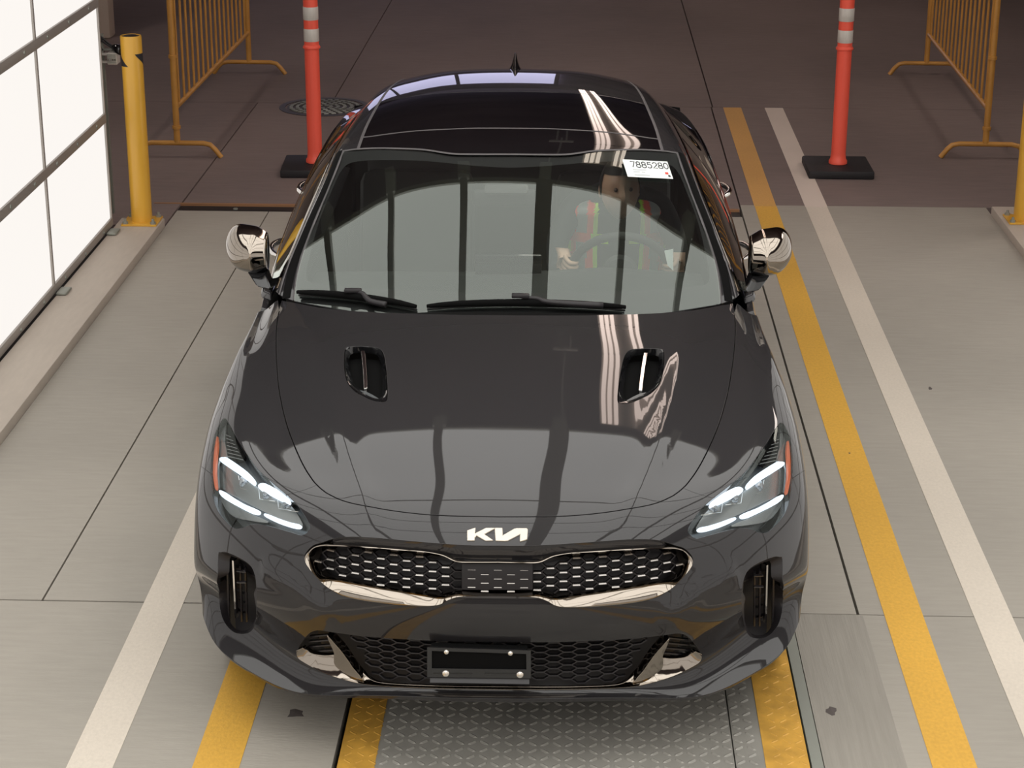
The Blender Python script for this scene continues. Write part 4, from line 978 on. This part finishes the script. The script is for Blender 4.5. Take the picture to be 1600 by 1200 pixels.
# ---------------------------------------------------------------- driver
def c2w(p): return RY@np.array(p, float)+TC
def skin_obj(name, verts, edges, radii, m, parent=None, root=0, sub=2):
    me = bpy.data.meshes.new(name); me.from_pydata([tuple(map(float, v)) for v in verts], edges, []); me.materials.append(m)
    o = bpy.data.objects.new(name, me); COL.objects.link(o)
    if parent: o.parent = parent
    md = o.modifiers.new('skin', 'SKIN'); md.use_smooth_shade = True
    if not me.skin_vertices: 
        bm = bmesh.new(); bm.from_mesh(me); bm.verts.layers.skin.verify(); bm.to_mesh(me); bm.free()
    for i, r in enumerate(radii):
        sv = me.skin_vertices[0].data[i]; sv.radius = (r, r) if not isinstance(r, tuple) else r; sv.use_root = (i == root)
    if sub: s_ = o.modifiers.new('sub', 'SUBSURF'); s_.levels = s_.render_levels = sub
    return o
per = empty('person', (X0, Y0, 0), YAW); tag(per, 'driver in an orange and lime safety vest holding the steering wheel', 'person')
dx = .425
HD = np.array([.425, 2.56, 1.005])
vb = [(dx,2.86,.50),(dx,2.85,.62),(dx,2.82,.78),(dx,2.78,.92),(dx,2.74,1.0),(.422,2.66,1.055),(.42,2.60,1.09)]
eb = [(i, i+1) for i in range(6)]; rb = [(.16,.12),(.145,.11),(.16,.115),(.165,.11),(.11,.075),(.055,.055),(.05,.05)]
def limb(frm, pts, rs):
    s = len(vb)
    for i, (p, r_) in enumerate(zip(pts, rs)): vb.append(p); rb.append(r_); eb.append((frm if i == 0 else s+i-1, s+i))
# hand targets on the wheel rim
def rimp(a, r_=.185): a = math.radians(a); return swc+r_*(math.cos(a)*sw_u+math.sin(a)*sw_v)
hl_, hr_ = rimp(168), rimp(8)
limb(4, [(dx-.17,2.75,.99),(dx-.245,2.62,.86),(hl_[0]-.05,2.40,.80),(hl_[0]-.015,2.22,.875),(hl_[0]-.012,2.17,.888)], [.062,.048,.040,.027,.030])
limb(4, [(dx+.17,2.75,.99),(dx+.235,2.62,.85),(hr_[0]+.06,2.40,.78),(hr_[0]+.03,2.22,.85),(hr_[0]+.025,2.17,.865)], [.062,.048,.040,.027,.030])
limb(0, [(dx-.1,2.70,.46),(dx-.13,2.35,.55),(dx-.12,2.10,.36)], [.085,.07,.05]); limb(0, [(dx+.1,2.70,.46),(dx+.13,2.35,.55),(dx+.12,2.10,.36)], [.085,.07,.05])
body = skin_obj('body', vb, eb, rb, CLOTH, per)
# head with a face
def head():
    bm = bmesh.new(); bmesh.ops.create_uvsphere(bm, u_segments=32, v_segments=24, radius=1)
    for v in bm.verts:
        x, y, z = v.co; X, Yy, Z = x*.075, y*.095, z*.118
        if z < 0: X *= 1-.28*z*z; Yy *= 1-.12*z*z
        if y < -.3 and z < -.1: Yy -= .006*(-z)
        f = max(0, -y)                                     # front of the face is -y (towards the windscreen)
        Yy -= .026*math.exp(-((x)/.15)**2-((z+.12)/.20)**2)*f   # nose
        for sx in (-1, 1): Yy += .013*math.exp(-((x-sx*.40)/.18)**2-((z-.06)/.12)**2)*f   # eye sockets
        Yy -= .007*math.exp(-(x/.30)**2-((z+.47)/.07)**2)*f; Yy += .005*math.exp(-(x/.30)**2-((z+.42)/.03)**2)*f
        Yy -= .008*math.exp(-(x/.2)**2-((z+.85)/.2)**2)*f; Yy -= .005*math.exp(-(x/.5)**2-((z-.24)/.07)**2)*f
        v.co = (X, Yy, Z)
    o = bmo('head', bm, SKIN, per, True); o.location = HD+np.array([0, 0, .085]); o.rotation_euler = (math.radians(-6), 0, math.radians(8)); 
    for sx in (-1, 1):
        bm = bmesh.new(); bmesh.ops.create_uvsphere(bm, u_segments=12, v_segments=8, radius=.0085); e = bmo('eye', bm, mat('eye_dark', (.17, .12, .10), .3) if 'eye_dark' not in bpy.data.materials else bpy.data.materials['eye_dark'], o, True); e.location = (sx*.029, -.080, .010)
        bm = bmesh.new(); bmesh.ops.create_uvsphere(bm, u_segments=12, v_segments=8, radius=1); bmesh.ops.scale(bm, vec=(.008, .016, .028), verts=bm.verts); e = bmo('ear', bm, SKIN, o, True); e.location = (sx*.075, .008, -.005)
    bm = bmesh.new(); bmesh.ops.create_uvsphere(bm, u_segments=28, v_segments=18, radius=1)
    bmesh.ops.delete(bm, geom=[v for v in bm.verts if v.co.z < -.25 or (v.co.y < -.25 and v.co.z < .48)], context='VERTS')
    bmesh.ops.scale(bm, vec=(.081, .102, .124), verts=bm.verts); h = bmo('hair', bm, HAIR, o, True); h.location = (0, .003, .004)
head()
skin_obj('neck', [(.423,2.66,1.03),(.42,2.60,1.09),(.42,2.575,1.16)], [(0,1),(1,2)], [.055,.052,.05], SKIN, per, sub=1)
def hand(w_, sgn, ang):
    """palm plus five fingers curled round the rim at angle ang"""
    a = math.radians(ang); rad = math.cos(a)*sw_u+math.sin(a)*sw_v; tan = -math.sin(a)*sw_u+math.cos(a)*sw_v; R0 = swc+.185*rad
    V = [R0+rad*.030-swn*.018-tan*.0, R0+rad*.036-swn*.035, R0+rad*.034-swn*.055-tan*.01]; E = [(0, 1), (1, 2)]; Rr = [(.018, .034), (.018, .034), (.022, .026)]
    o = skin_obj('hand', V, E, [.026, .027, .024], SKIN, per, root=1, sub=2)
    for k, (off, L) in enumerate(((.030, .9), (.011, 1.), (-.009, .96), (-.028, .8))):
        b = R0+tan*off; r0 = .0185+.009
        pts = [b+rad*(.030)-swn*.020, b+rad*r0*1.02+swn*.004*L, b+rad*.012+swn*r0*1.0*L, b-rad*.012*L+swn*r0*.86*L, b-rad*.024*L+swn*.006]
        skin_obj('finger', pts, [(i, i+1) for i in range(4)], [.0105, .0105, .0095, .0088, .0075], SKIN, o, sub=1)
    b = R0+tan*.034; pts = [R0+rad*.020-swn*.032+tan*.02, b-swn*.030-rad*.0, b-rad*.018-swn*.020+tan*.006, b-rad*.026-swn*.004+tan*.008]
    skin_obj('thumb', pts, [(i, i+1) for i in range(3)], [.013, .012, .0105, .009], SKIN, o, sub=1)
hand(hl_, -1, 168); hand(hr_, 1, 8)
# vest: shell around the torso with lime edging and orange bands
def vest():
    V = []; Fc = []; mi = []; nk = 160; zs = np.linspace(.55, 1.035, 90)
    for z in zs:
        t = (z-.55)/.485; yc = 2.865-.135*t**1.4; hw = .200+.035*math.sin(t*2.4); hd = .145-.01*t
        if z > .96: k_ = (z-.96)/.075; hw *= 1-.62*k_**1.6; hd *= 1-.42*k_**1.5
        for k in range(nk):
            a = 2*math.pi*k/nk; V.append((dx+hw*math.cos(a)*1.0, yc+hd*math.sin(a), z))
    for i in range(len(zs)-1):
        for k in range(nk):
            p = V[i*nk+k]; z = p[2]; xr = p[0]-dx
            Fc.append((i*nk+k, i*nk+(k+1) % nk, (i+1)*nk+(k+1) % nk, (i+1)*nk+k)); m = 0
            ax = abs(xr)
            if z > .70:
                if .085 < ax < .100 or .188 < ax < .215: m = 1
                elif .100 <= ax < .128 or .168 < ax <= .188: m = 3
                elif .128 <= ax <= .168: m = 2
            if .835 < z < .882 and ax > .045: m = 1 if ax < .11 else 3
            mi.append(m)
    mk('safety_vest', V, Fc, None, per, True, mats=[CLOTH, LIME, REFL, ORANGEV], mi=mi)
vest()
# paper tag on the dash end by the driver's door
tg = empty('paper_tag', (X0, Y0, 0), YAW); tag(tg, 'small pale paper tag standing on the dashboard beside the steering wheel', 'paper')
q = [aty(*p, 1.98) for p in [(1038,392),(1052,389),(1052,423),(1043,415)]]; V = [*q]+[p+np.array([0, .002, 0]) for p in q]
mk('card', V, [(0,1,2,3),(7,6,5,4),(0,4,5,1),(1,5,6,2),(2,6,7,3),(3,7,4,0)], PAPER, tg)

# ============================================================ THE PLACE
def struct(o): o['kind'] = 'structure'; return o
def slab(name, x0, x1, y0, y1, m, parent, z=0., th=.05, bev=.004): return box(name, x0, x1, y0, y1, z-th, z, m, parent, 0)
floor = struct(box('floor', -14, 14, -9, 40, -.30, -.055, JOINT))
g = .004
# near slabs (smooth, light), lane slabs (brushed), back slabs (dark)
for a in [(-2.35, -1.815+g, -9, 6.11-.009, CONC), (-1.815-g*0+g, -.685-.004, -9, 6.11-.009, CONC), (.745, .985, -9, 6.11-.004, CONC2), (.985, 2.43, -9, 6.11-.006, CONC),
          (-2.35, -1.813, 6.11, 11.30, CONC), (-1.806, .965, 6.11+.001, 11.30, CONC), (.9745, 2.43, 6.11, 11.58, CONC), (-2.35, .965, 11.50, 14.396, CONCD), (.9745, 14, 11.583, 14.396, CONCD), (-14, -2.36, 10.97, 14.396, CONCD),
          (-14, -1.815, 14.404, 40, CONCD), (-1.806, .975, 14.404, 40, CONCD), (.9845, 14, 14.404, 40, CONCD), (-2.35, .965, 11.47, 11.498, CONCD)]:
    slab('floor_slab', a[0], a[1], a[2], a[3], a[4], floor, th=.05)
slab('floor_slab', -.676, .70, 6.02, 6.105, CONC2, floor)
# edge angle across the lane
dr = empty('edge_angle', (0, 0, 0)); struct(dr); dr.name = 'trim_1'
box('angle_iron', -2.52, .96, 11.302, 11.47, -.05, -.012, BLACKM, dr); box('rusty_lip', -2.52, .96, 11.455, 11.475, -.03, .003, mat('rusty_steel', (.34, .17, .08), .6, .2), dr)
for x in (-2.38, -2.02, -1.66): lathe('anchor_bolt', [(.014, -.014), (.014, -.004), (.001, -.002)], STEEL, dr, 10, loc=(x, 11.385, 0))
# painted lines (thin paint films)
def line(x0, x1, y0, y1, m, label, z=.0015):
    o = box('painted_line', x0, x1, y0, y1, .0002, z, m); o['label'] = label; o['category'] = 'floor marking'; return o
yl = empty('painted_line', (1.122, 0, 0)); tag(yl, 'long yellow painted lane line on the floor right of the car', 'floor marking')
box('clean_stretch', -.064, .066, -9, 11.55, .0002, .0018, LINEY, yl); box('dusty_stretch', -.066, .064, 11.55, 14.39, .0002, .0018, LINEYD, yl)
wl_ = empty('painted_line', (1.4235, 0, 0)); tag(wl_, 'long cream white painted lane line outside the yellow line on the right', 'floor marking')
box('clean_stretch', -.064, .064, -9, 11.55, .0002, .0018, LINEW, wl_); box('dusty_stretch', -.066, .066, 11.55, 14.39, .0002, .0018, LINEWD, wl_)
line(-1.458, -1.323, -9, 7.25, LINEW, 'cream white painted line on the floor left of the car')
line(-1.093, -.957, -9, 6.9, LINEY, 'yellow painted line running under the left front corner of the car')
# steel tread plate pit cover
tp = empty('tread_plate', (0, 0, 0)); tag(tp, 'steel diamond tread plate floor cover with yellow edges under the car nose', 'floor plate')
box('left_plate', -.674, .484, 1.5, 6.0, -.02, -.002, PLATE, tp); box('right_plate', .488, .702, 1.5, 6.0, -.02, -.002, PLATE, tp)
box('yellow_edge', -.674, -.565, 1.5, 6.0, -.0015, .0, PLATEY, tp); box('yellow_edge', .574, .702, 1.5, 6.0, -.0015, .0, PLATEY, tp)
box('edge_angle', .708, .742, 1.5, 6.0, -.045, .001, STEEL, tp)
def tread(name, x0, x1, m):
    V = []; Fc = []; px_, py_ = .036, .041; i0 = int(x0/px_)-1
    for i in range(i0, int(x1/px_)+2):
        for j in range(int(4.7/py_), int(5.98/py_)):
            cx, cy = i*px_, j*py_
            if not (x0+.008 < cx < x1-.008) or (.470 < cx < .502): continue
            a = math.radians(43 if (i+j) % 2 else -43)+(0 if True else 0); L, w2, h = .0185, .0075, .0032; ca, sa = math.cos(a), math.sin(a); o = len(V)
            for (u_, v_, z) in ((-L, 0, 0), (-L*.5, -w2, 0), (L*.5, -w2, 0), (L, 0, 0), (L*.5, w2, 0), (-L*.5, w2, 0), (-L*.6, 0, h), (L*.6, 0, h)):
                V.append((cx+u_*ca-v_*sa, cy+u_*sa+v_*ca, z-.0015))
            Fc += [(o, o+1, o+6), (o+1, o+2, o+7, o+6), (o+2, o+3, o+7), (o+3, o+4, o+7), (o+4, o+5, o+6, o+7), (o+5, o, o+6)]
    t = mk(name, V, Fc, m, tp); t['kind'] = 'stuff'
tread('tread_bars', -.565, .574, PLATE); tread('yellow_tread_bars', -.674, -.565, PLATEY); tread('yellow_tread_bars', .574, .702, PLATEY)
# dark patches on the floor
def patchm(x, y, rx, ry, lab, name='stain'):
    n = 11; V = [(x, y, .0022)]; 
    for k in range(n): t = 2*math.pi*k/n; r_ = 1+.35*random.uniform(-1, 1); V.append((x+rx*r_*math.cos(t), y+ry*r_*math.sin(t), .0004))
    o = mk(name, V, [(0, 1+k, 1+(k+1) % n) for k in range(n)], mat('chipped_patch', (.085, .07, .065), .8) if 'chipped_patch' not in bpy.data.materials else bpy.data.materials['chipped_patch']); return tag(o, lab, 'floor mark')
patchm(-.838, 5.36, .026, .026, 'dark chipped patch in the concrete between the two left yellow stripes'); patchm(.803, 5.44, .016, .026, 'dark chipped patch in the concrete right of the tread plate')
patchm(1.125, 7.585, .017, .03, 'small dark scuff on the right yellow lane line'); patchm(1.581, 8.384, .009, .018, 'small dark spot on the concrete right of the cream lane line')
# kerbs
kl = struct(box('trim_2', -2.60, -2.352, -9, 10.95, -.05, .048, KERB, None, .006)); kl['label'] = 'raised pale concrete kerb along the left wall'
kr = struct(box('trim_3', 2.43, 2.75, -9, 11.43, -.05, .048, KERB, None, .006)); kr['label'] = 'raised pale concrete kerb on the right'
# manhole cover
mh = empty('manhole_cover', (-1.845, 14.27, 0)); tag(mh, 'round cast iron manhole cover in the dark floor behind the left orange post', 'manhole cover')
IRON = mat('cast_iron', (.085, .075, .072), .5, .5)
lathe('frame_ring', [(.285, -.02), (.285, .004), (.33, .004), (.33, -.02)], IRON, mh, 40); lathe('lid', [(.001, .001), (.275, .001), (.275, -.02)], IRON, mh, 40)
V = []; Fc = []
for rr_, nn_ in ((.05, 6), (.10, 12), (.15, 18), (.20, 24), (.245, 30)):
    for k in range(nn_):
        a0 = 2*math.pi*k/nn_; a1 = a0+2*math.pi/nn_*.62; o = len(V)
        for a_, r_ in ((a0, rr_-.012), (a1, rr_-.012), (a1, rr_+.012), (a0, rr_+.012)): V += [(r_*math.cos(a_), r_*math.sin(a_), .001), (r_*.99*math.cos(a_), r_*.99*math.sin(a_), .007)]
        Fc += [(o+1, o+3, o+5, o+7), (o, o+2, o+3, o+1), (o+2, o+4, o+5, o+3), (o+4, o+6, o+7, o+5), (o+6, o, o+1, o+7)]
tag(mk('raised_pattern', V, Fc, STEEL, mh), kind='stuff')

# ---------------------------------------------------------------- backlit side walls and ceiling of the inspection bay
def light_wall(name, X, side, y_end, mod_y, y0, zmax, extra=None):
    wl = empty(name, (0, 0, 0)); struct(wl)
    zs = [.07, .665, 1.30, 1.93, 2.56, 3.2, 3.8]; zs = [z for z in zs if z <= zmax+.01]; ys = [y_end-mod_y*i for i in range(int((y_end-y0)/mod_y)+2)]
    s = side; pan = None
    for i in range(len(ys)-1):
        for j in range(len(zs)-1):
            a, b = ys[i+1]+.008, ys[i]-.008; c, d = zs[j]+.015, zs[j+1]-.015; x = X-s*.012
            if pan is None or abs((b-a)-(mod_y-.016)) > 1e-6:
                pass
            box('light_panel', min(x, x-s*.02), max(x, x-s*.02), a, b, c, d, WALLP, wl)
    for z in zs: box('rail', min(X, X-s*.045), max(X, X-s*.045), ys[-1], y_end+.01, z-.026 if z > .1 else .052, z+.026, ALUF, wl, .003)
    for y in ys: box('mullion', min(X-s*.002, X-s*.05), max(X-s*.002, X-s*.05), y-.012 if y < y_end else y-.004, y+.012, .055, zs[-1], ALUF, wl)
    for z in zs[:3]:
        for i in range(len(ys)*3):
            y = y_end-.22-i*.43
            if y < 6: break
            o = lathe('screw', [(.012, 0), (.010, s*.004), (.001, s*.005)], STEEL, wl, 8, loc=(0, 0, 0), axis='x'); o.location = (X, y, z)
    box('back_sheet', min(X-s*.06, X-s*.10), max(X-s*.06, X-s*.10), ys[-1], y_end, .055, zs[-1], mat('white_back_sheet', (.6, .57, .52), .6) if 'white_back_sheet' not in bpy.data.materials else bpy.data.materials['white_back_sheet'], wl)
    return wl
wl = light_wall('wall_left', -2.607, 1, 10.765, 1.29, -2.2, 2.56)
for y in (9.50, 10.62): 
    o = box('floor_bracket', -2.60, -2.545, y-.06, y+.06, .048, .062, STEEL, wl, .01)
wr_ = light_wall('wall_right', 2.70, -1, 10.765, 1.29, -2.2, 2.56)
CE_Y = 8.22; CE_Z = 3.9
ce = empty('ceiling', (0, 0, 0)); struct(ce)
xs = [-3.05, -2.27, -1.49, -.715, 0., .83, 1.60, 2.38, 3.1]; ysn = [CE_Y, 7.2, 5.9, 5.1, 3.3, 1.4, -.5, -2.4, -3.5]
for i in range(len(xs)-1):
    for j in range(len(ysn)-1):
        box('light_panel', xs[i]+.03, xs[i+1]-.03, ysn[j+1]+.02, ysn[j]-.02, CE_Z, CE_Z+.03, CEILP, ce)
for i, x in enumerate(xs): wd = .075 if i == 4 else .034; box('beam', x-wd, x+wd, ysn[-1], CE_Y, CE_Z-.05, CE_Z+.06, BEAM, ce)
for y in ysn: box('cross_rail', -3.05, 3.1, y-.014, y+.014, CE_Z-.02, CE_Z+.05, BEAM, ce)
for x in xs: box('beam_bracket', x-.055, x+.055, CE_Y, CE_Y+.16, CE_Z-.06, CE_Z+.05, BEAM, ce, .01)
box('conduit', .02, .035, CE_Y+.16, CE_Y+2.6, CE_Z-.01, CE_Z+.01, BEAM, ce); box('junction_box', -.07, .13, CE_Y+2.2, CE_Y+2.32, CE_Z-.05, CE_Z+.02, BEAM, ce); box('conduit', -.02, -.005, CE_Y+2.3, CE_Y+3.4, CE_Z-.01, CE_Z+.01, BEAM, ce); box('conduit', .06, .075, CE_Y+2.3, CE_Y+3.4, CE_Z-.01, CE_Z+.01, BEAM, ce)
box('upper_shell', -13, 13, -9, 40, 5.6, 5.7, DARKC, ce)
# backlit end wall behind the camera
ew = empty('wall_back', (0, 0, 0)); struct(ew)
for i in range(6):
    for j in range(5): box('light_panel', -2.7+i*.92+.02, -2.7+(i+1)*.92-.02, -3.62, -3.6, .1+j*.75+.02, .1+(j+1)*.75-.02, ENDP, ew)
for i in range(7): box('mullion', -2.7+i*.92-.02, -2.7+i*.92+.02, -3.6, -3.55, 0, 3.9, ALUF, ew)
for j in range(6): box('rail', -2.7, 2.82, -3.6, -3.56, .1+j*.75-.02, .1+j*.75+.02, ALUF, ew)
# one long louvred lamp under the garage ceiling ahead of the car
lb = empty('strip_light', (0, 0, 3.95)); tag(lb, 'long lamp of parallel glowing tubes under the dark ceiling, mirrored in the bonnet and roof', 'strip light')
LAMP = emis('lamp_strip', (1.0, .80, .70), STRIP_L)
for n_i in range(10):
    y0_, y1_ = 8.45+n_i*2.0, 8.45+n_i*2.0+1.95
    for x in (.385, .44, .50, .695, .765): box('tube', x-.018, x+.018, y0_, y1_, -.02, .015, LAMP, lb)
    box('tray', .35, .80, y0_, y1_, .03, .06, ALUF, lb)
# unseen lamps added left and right of the lane to brighten the back floor
for lx in (-5.6, 5.6):
    for ly in (12.4,):
        hb = empty('hall_fill_lamp', (lx, ly, 5.30)); tag(hb, 'added fill lamp under the garage ceiling %s of the lane' % ('left' if lx < 0 else 'right'), 'lamp', 'added fill lamps under the garage ceiling')
        box('diffuser', -.5, .5, -1.5, 1.5, -.03, 0, bpy.data.materials.get('hall_fill_glow') or emis('hall_fill_glow', (1.0, .88, .80), FILL_L), hb); box('housing', -.53, .53, -1.53, 1.53, 0, .12, ALUF, hb, .01)
# far garage shell with a daylit opening
wf = struct(box('wall_far', -13, 13, 39.5, 39.9, 0, 5.6, DARKC)); wsd = struct(box('wall_side', -13.2, -13, -9, 40, 0, 5.6, DARKC)); box('side_wall_right', 13, 13.2, -9, 40, 0, 5.6, DARKC, wsd)
dop = struct(empty('window_1', (0, 0, 0))); box('daylit_glazing', -7.5, -.2, 39.3, 39.4, 1.0, 4.3, emis('far_daylight', (.72, .70, 1.), DOOR_L), dop)
for x in (-7.5, -5.1, -2.75, -.2): box('window_bar', x-.06, x+.06, 39.2, 39.35, .9, 4.4, ALUF, dop)

# ---------------------------------------------------------------- orange delineator posts
def delineator(x, y, rz, label):
    t = empty('delineator_post', (x, y, 0), rz); tag(t, label, 'traffic post', 'orange posts on black bases')
    bm = bmesh.new(); bbox(bm, -.205, .205, -.215, .215, 0, .052, .01); bmo('base', bm, RUBB, t, True)
    lathe('tube', [(.052, .05), (.058, .055), (.058, .072), (.050, .085), (.046, .12), (.046, .775), (.053, .778), (.055, .785), (.053, .792), (.046, .80), (.045, 1.10), (.030, 1.12), (.026, 1.15), (.035, 1.17), (.035, 1.20), (.001, 1.21)], ORG, t, 32, loc=(0, -.0, 0))
    for z0, z1 in ((.823, .902), (.956, 1.037)): lathe('reflective_band', [(.0465, z0), (.0478, z0+.002), (.0478, z1-.002), (.0465, z1)], WHITEB, t, 32)
    bm = bmesh.new(); bbox(bm, -.006, .006, -.048, -.046, .13, .77, 0); bmo('mould_line', bm, ORG, t)
    return t
delineator(-1.665, 12.335, .05, 'orange delineator post on black rubber base, left behind the car'); delineator(1.655, 12.455, 0, 'orange delineator post on black rubber base, right beside the cream line')
# ---------------------------------------------------------------- bollards
def bollard(x, y, label):
    t = empty('bollard', (x, y, .048)); tag(t, label, 'bollard', 'yellow steel bollards on the kerbs')
    lathe('pipe', [(.0585, .008), (.0585, 1.05), (.056, 1.058), (.050, 1.058), (.050, 1.03)], YEL, t, 36); lathe('cap', [(.050, 1.052), (.03, 1.060), (.001, 1.062)], BLACKM, t, 24)
    bm = bmesh.new(); bbox(bm, -.10, .10, -.10, .10, 0, .010, .002); bmo('base_plate', bm, YEL, t)
    for a in (-1, 1):
        for b in (-1, 1): lathe('anchor_bolt', [(.016, .010), (.016, .022), (.008, .023), (.008, .038), (.001, .04)], STEEL, t, 6, loc=(a*.078, b*.078, 0))
    # black curved arrow decals wrapped round the pipe
    for a0, a1, right in ((-62, 60, 1), (-175, -100, 0)):
        V = []; n = 14
        for i in range(n+1):
            f = i/n; a = math.radians(a0+(a1-a0)*f); r_ = .0592
            if right: zt = .962; zb = zt-.105*f**.8-.0005
            else: zb = .893; zt = zb+.080*(1-f)**1.1+.0005
            V += [(r_*math.cos(a), r_*math.sin(a), zb), (r_*math.cos(a), r_*math.sin(a), zt)]
        mk('arrow_decal', V, [(2*i, 2*i+2, 2*i+3, 2*i+1) for i in range(n)], INK, t, True)
    return t
bollard(-2.462, 10.86, 'yellow steel bollard with black arrow marks at the end of the left kerb'); bollard(2.553, 11.12, 'yellow steel bollard cut by the right edge of the photo')
# ---------------------------------------------------------------- yellow crowd barricades
def barricade(x, y0, y1, rz, label, side):
    t = empty('barricade', (x, y0, 0), rz); tag(t, label, 'barricade', 'yellow steel crowd barricades'); L = y1-y0; r_ = .021
    corner = [(0, .07*(1-math.cos(a)), 1.06+.07*math.sin(a)) for a in np.linspace(0, math.pi/2, 6)]
    tube('frame', [(0, 0, .10), (0, 0, .5)]+corner+[(0, L-p[1], p[2]) for p in corner[::-1]]+[(0, L, .5), (0, L, .10)], r_, YELB, t, 12)
    tube('lower_rail', [(0, 0, .325), (0, L, .325)], .016, YELB, t, 10)
    n = 16
    for i in range(n): yy = L*(i+.75)/(n+.5); tube('upright_bar', [(0, yy, .325), (0, yy, 1.12)], .0085, YELB, t, 8)
    for yy in (0, L):
        f = [(-.285, yy, .002), (-.245, yy, .055), (-.215, yy, .085), (-.17, yy, .095), (.17, yy, .095), (.215, yy, .085), (.245, yy, .055), (.285, yy, .002)]; tube('foot', crom([(a, c) for a, b, c in f], False, 3)[:, [0]].tolist() if False else [(a, b, c) for a, b, c in f], .0165, YELB, t, 10)
    for z in (.66, .20): lathe('hinge_ring', [(.021, -.012), (.028, -.01), (.028, .01), (.021, .012)], YELB, t, 14, loc=(0, 0, z))
    return t
barricade(-2.605, 12.65, 15.49, -.006, 'yellow steel crowd barricade behind the left bollard', 1); barricade(2.66, 12.86, 15.70, -.026, 'yellow steel crowd barricade at the top right', -1)
# ---------------------------------------------------------------- camera lamp behind the left wall, far column
dv = empty('camera_unit', (-2.66, 11.3, .93)); tag(dv, 'small black camera with a white lamp box on a bracket behind the left wall', 'camera')
dv.location = (-2.66, 11.0, 0)
WHB = mat('white_housing', (.70, .66, .60), .5)
def lbox(n, *a, **k): return box(n, *a, **k)
box('lamp_box', .030, .086, -.02, .06, .920, .985, WHB, dv, .004)
box('bracket', -.02, .032, 0, .03, .925, .935, WHB, dv); box('bracket', -.02, .032, 0, .03, .968, .978, WHB, dv)
for i in range(5): box('cooling_rib', .030, .080, -.024, -.018, .928+i*.011, .933+i*.011, STEEL, dv)
for i in range(4): box('diode', .036+i*.012, .043+i*.012, -.028, -.024, .945, .953, BRIGHT, dv)
V, Fc = tube_geo([(.055, .05, 1.005), (.075, .02, 1.006), (.112, -.035, 1.003)], [.018, .024, .026], 16); mk('camera_barrel', V, Fc, BLACKG, dv, True)
tube('cable', [(-.02, .02, 1.075), (.01, .02, 1.055), (.05, .03, 1.015), (.06, .04, 1.0)], .006, BLACKM, dv, 8); tube('cable', [(-.02, .02, 1.06), (.02, .02, 1.03), (.06, .03, 1.0)], .006, BLACKM, dv, 8)
box('mounting_arm', -.06, .06, .03, .06, .99, 1.00, STEEL, dv); box('mounting_post', -.03, .0, .03, .06, .05, 1.08, STEEL, dv)
cl = box('column', -4.75, -4.03, 17.0, 17.2, 0, 5.6, BEIGE, None, .02); tag(cl, 'beige square building column beyond the left wall', 'column')
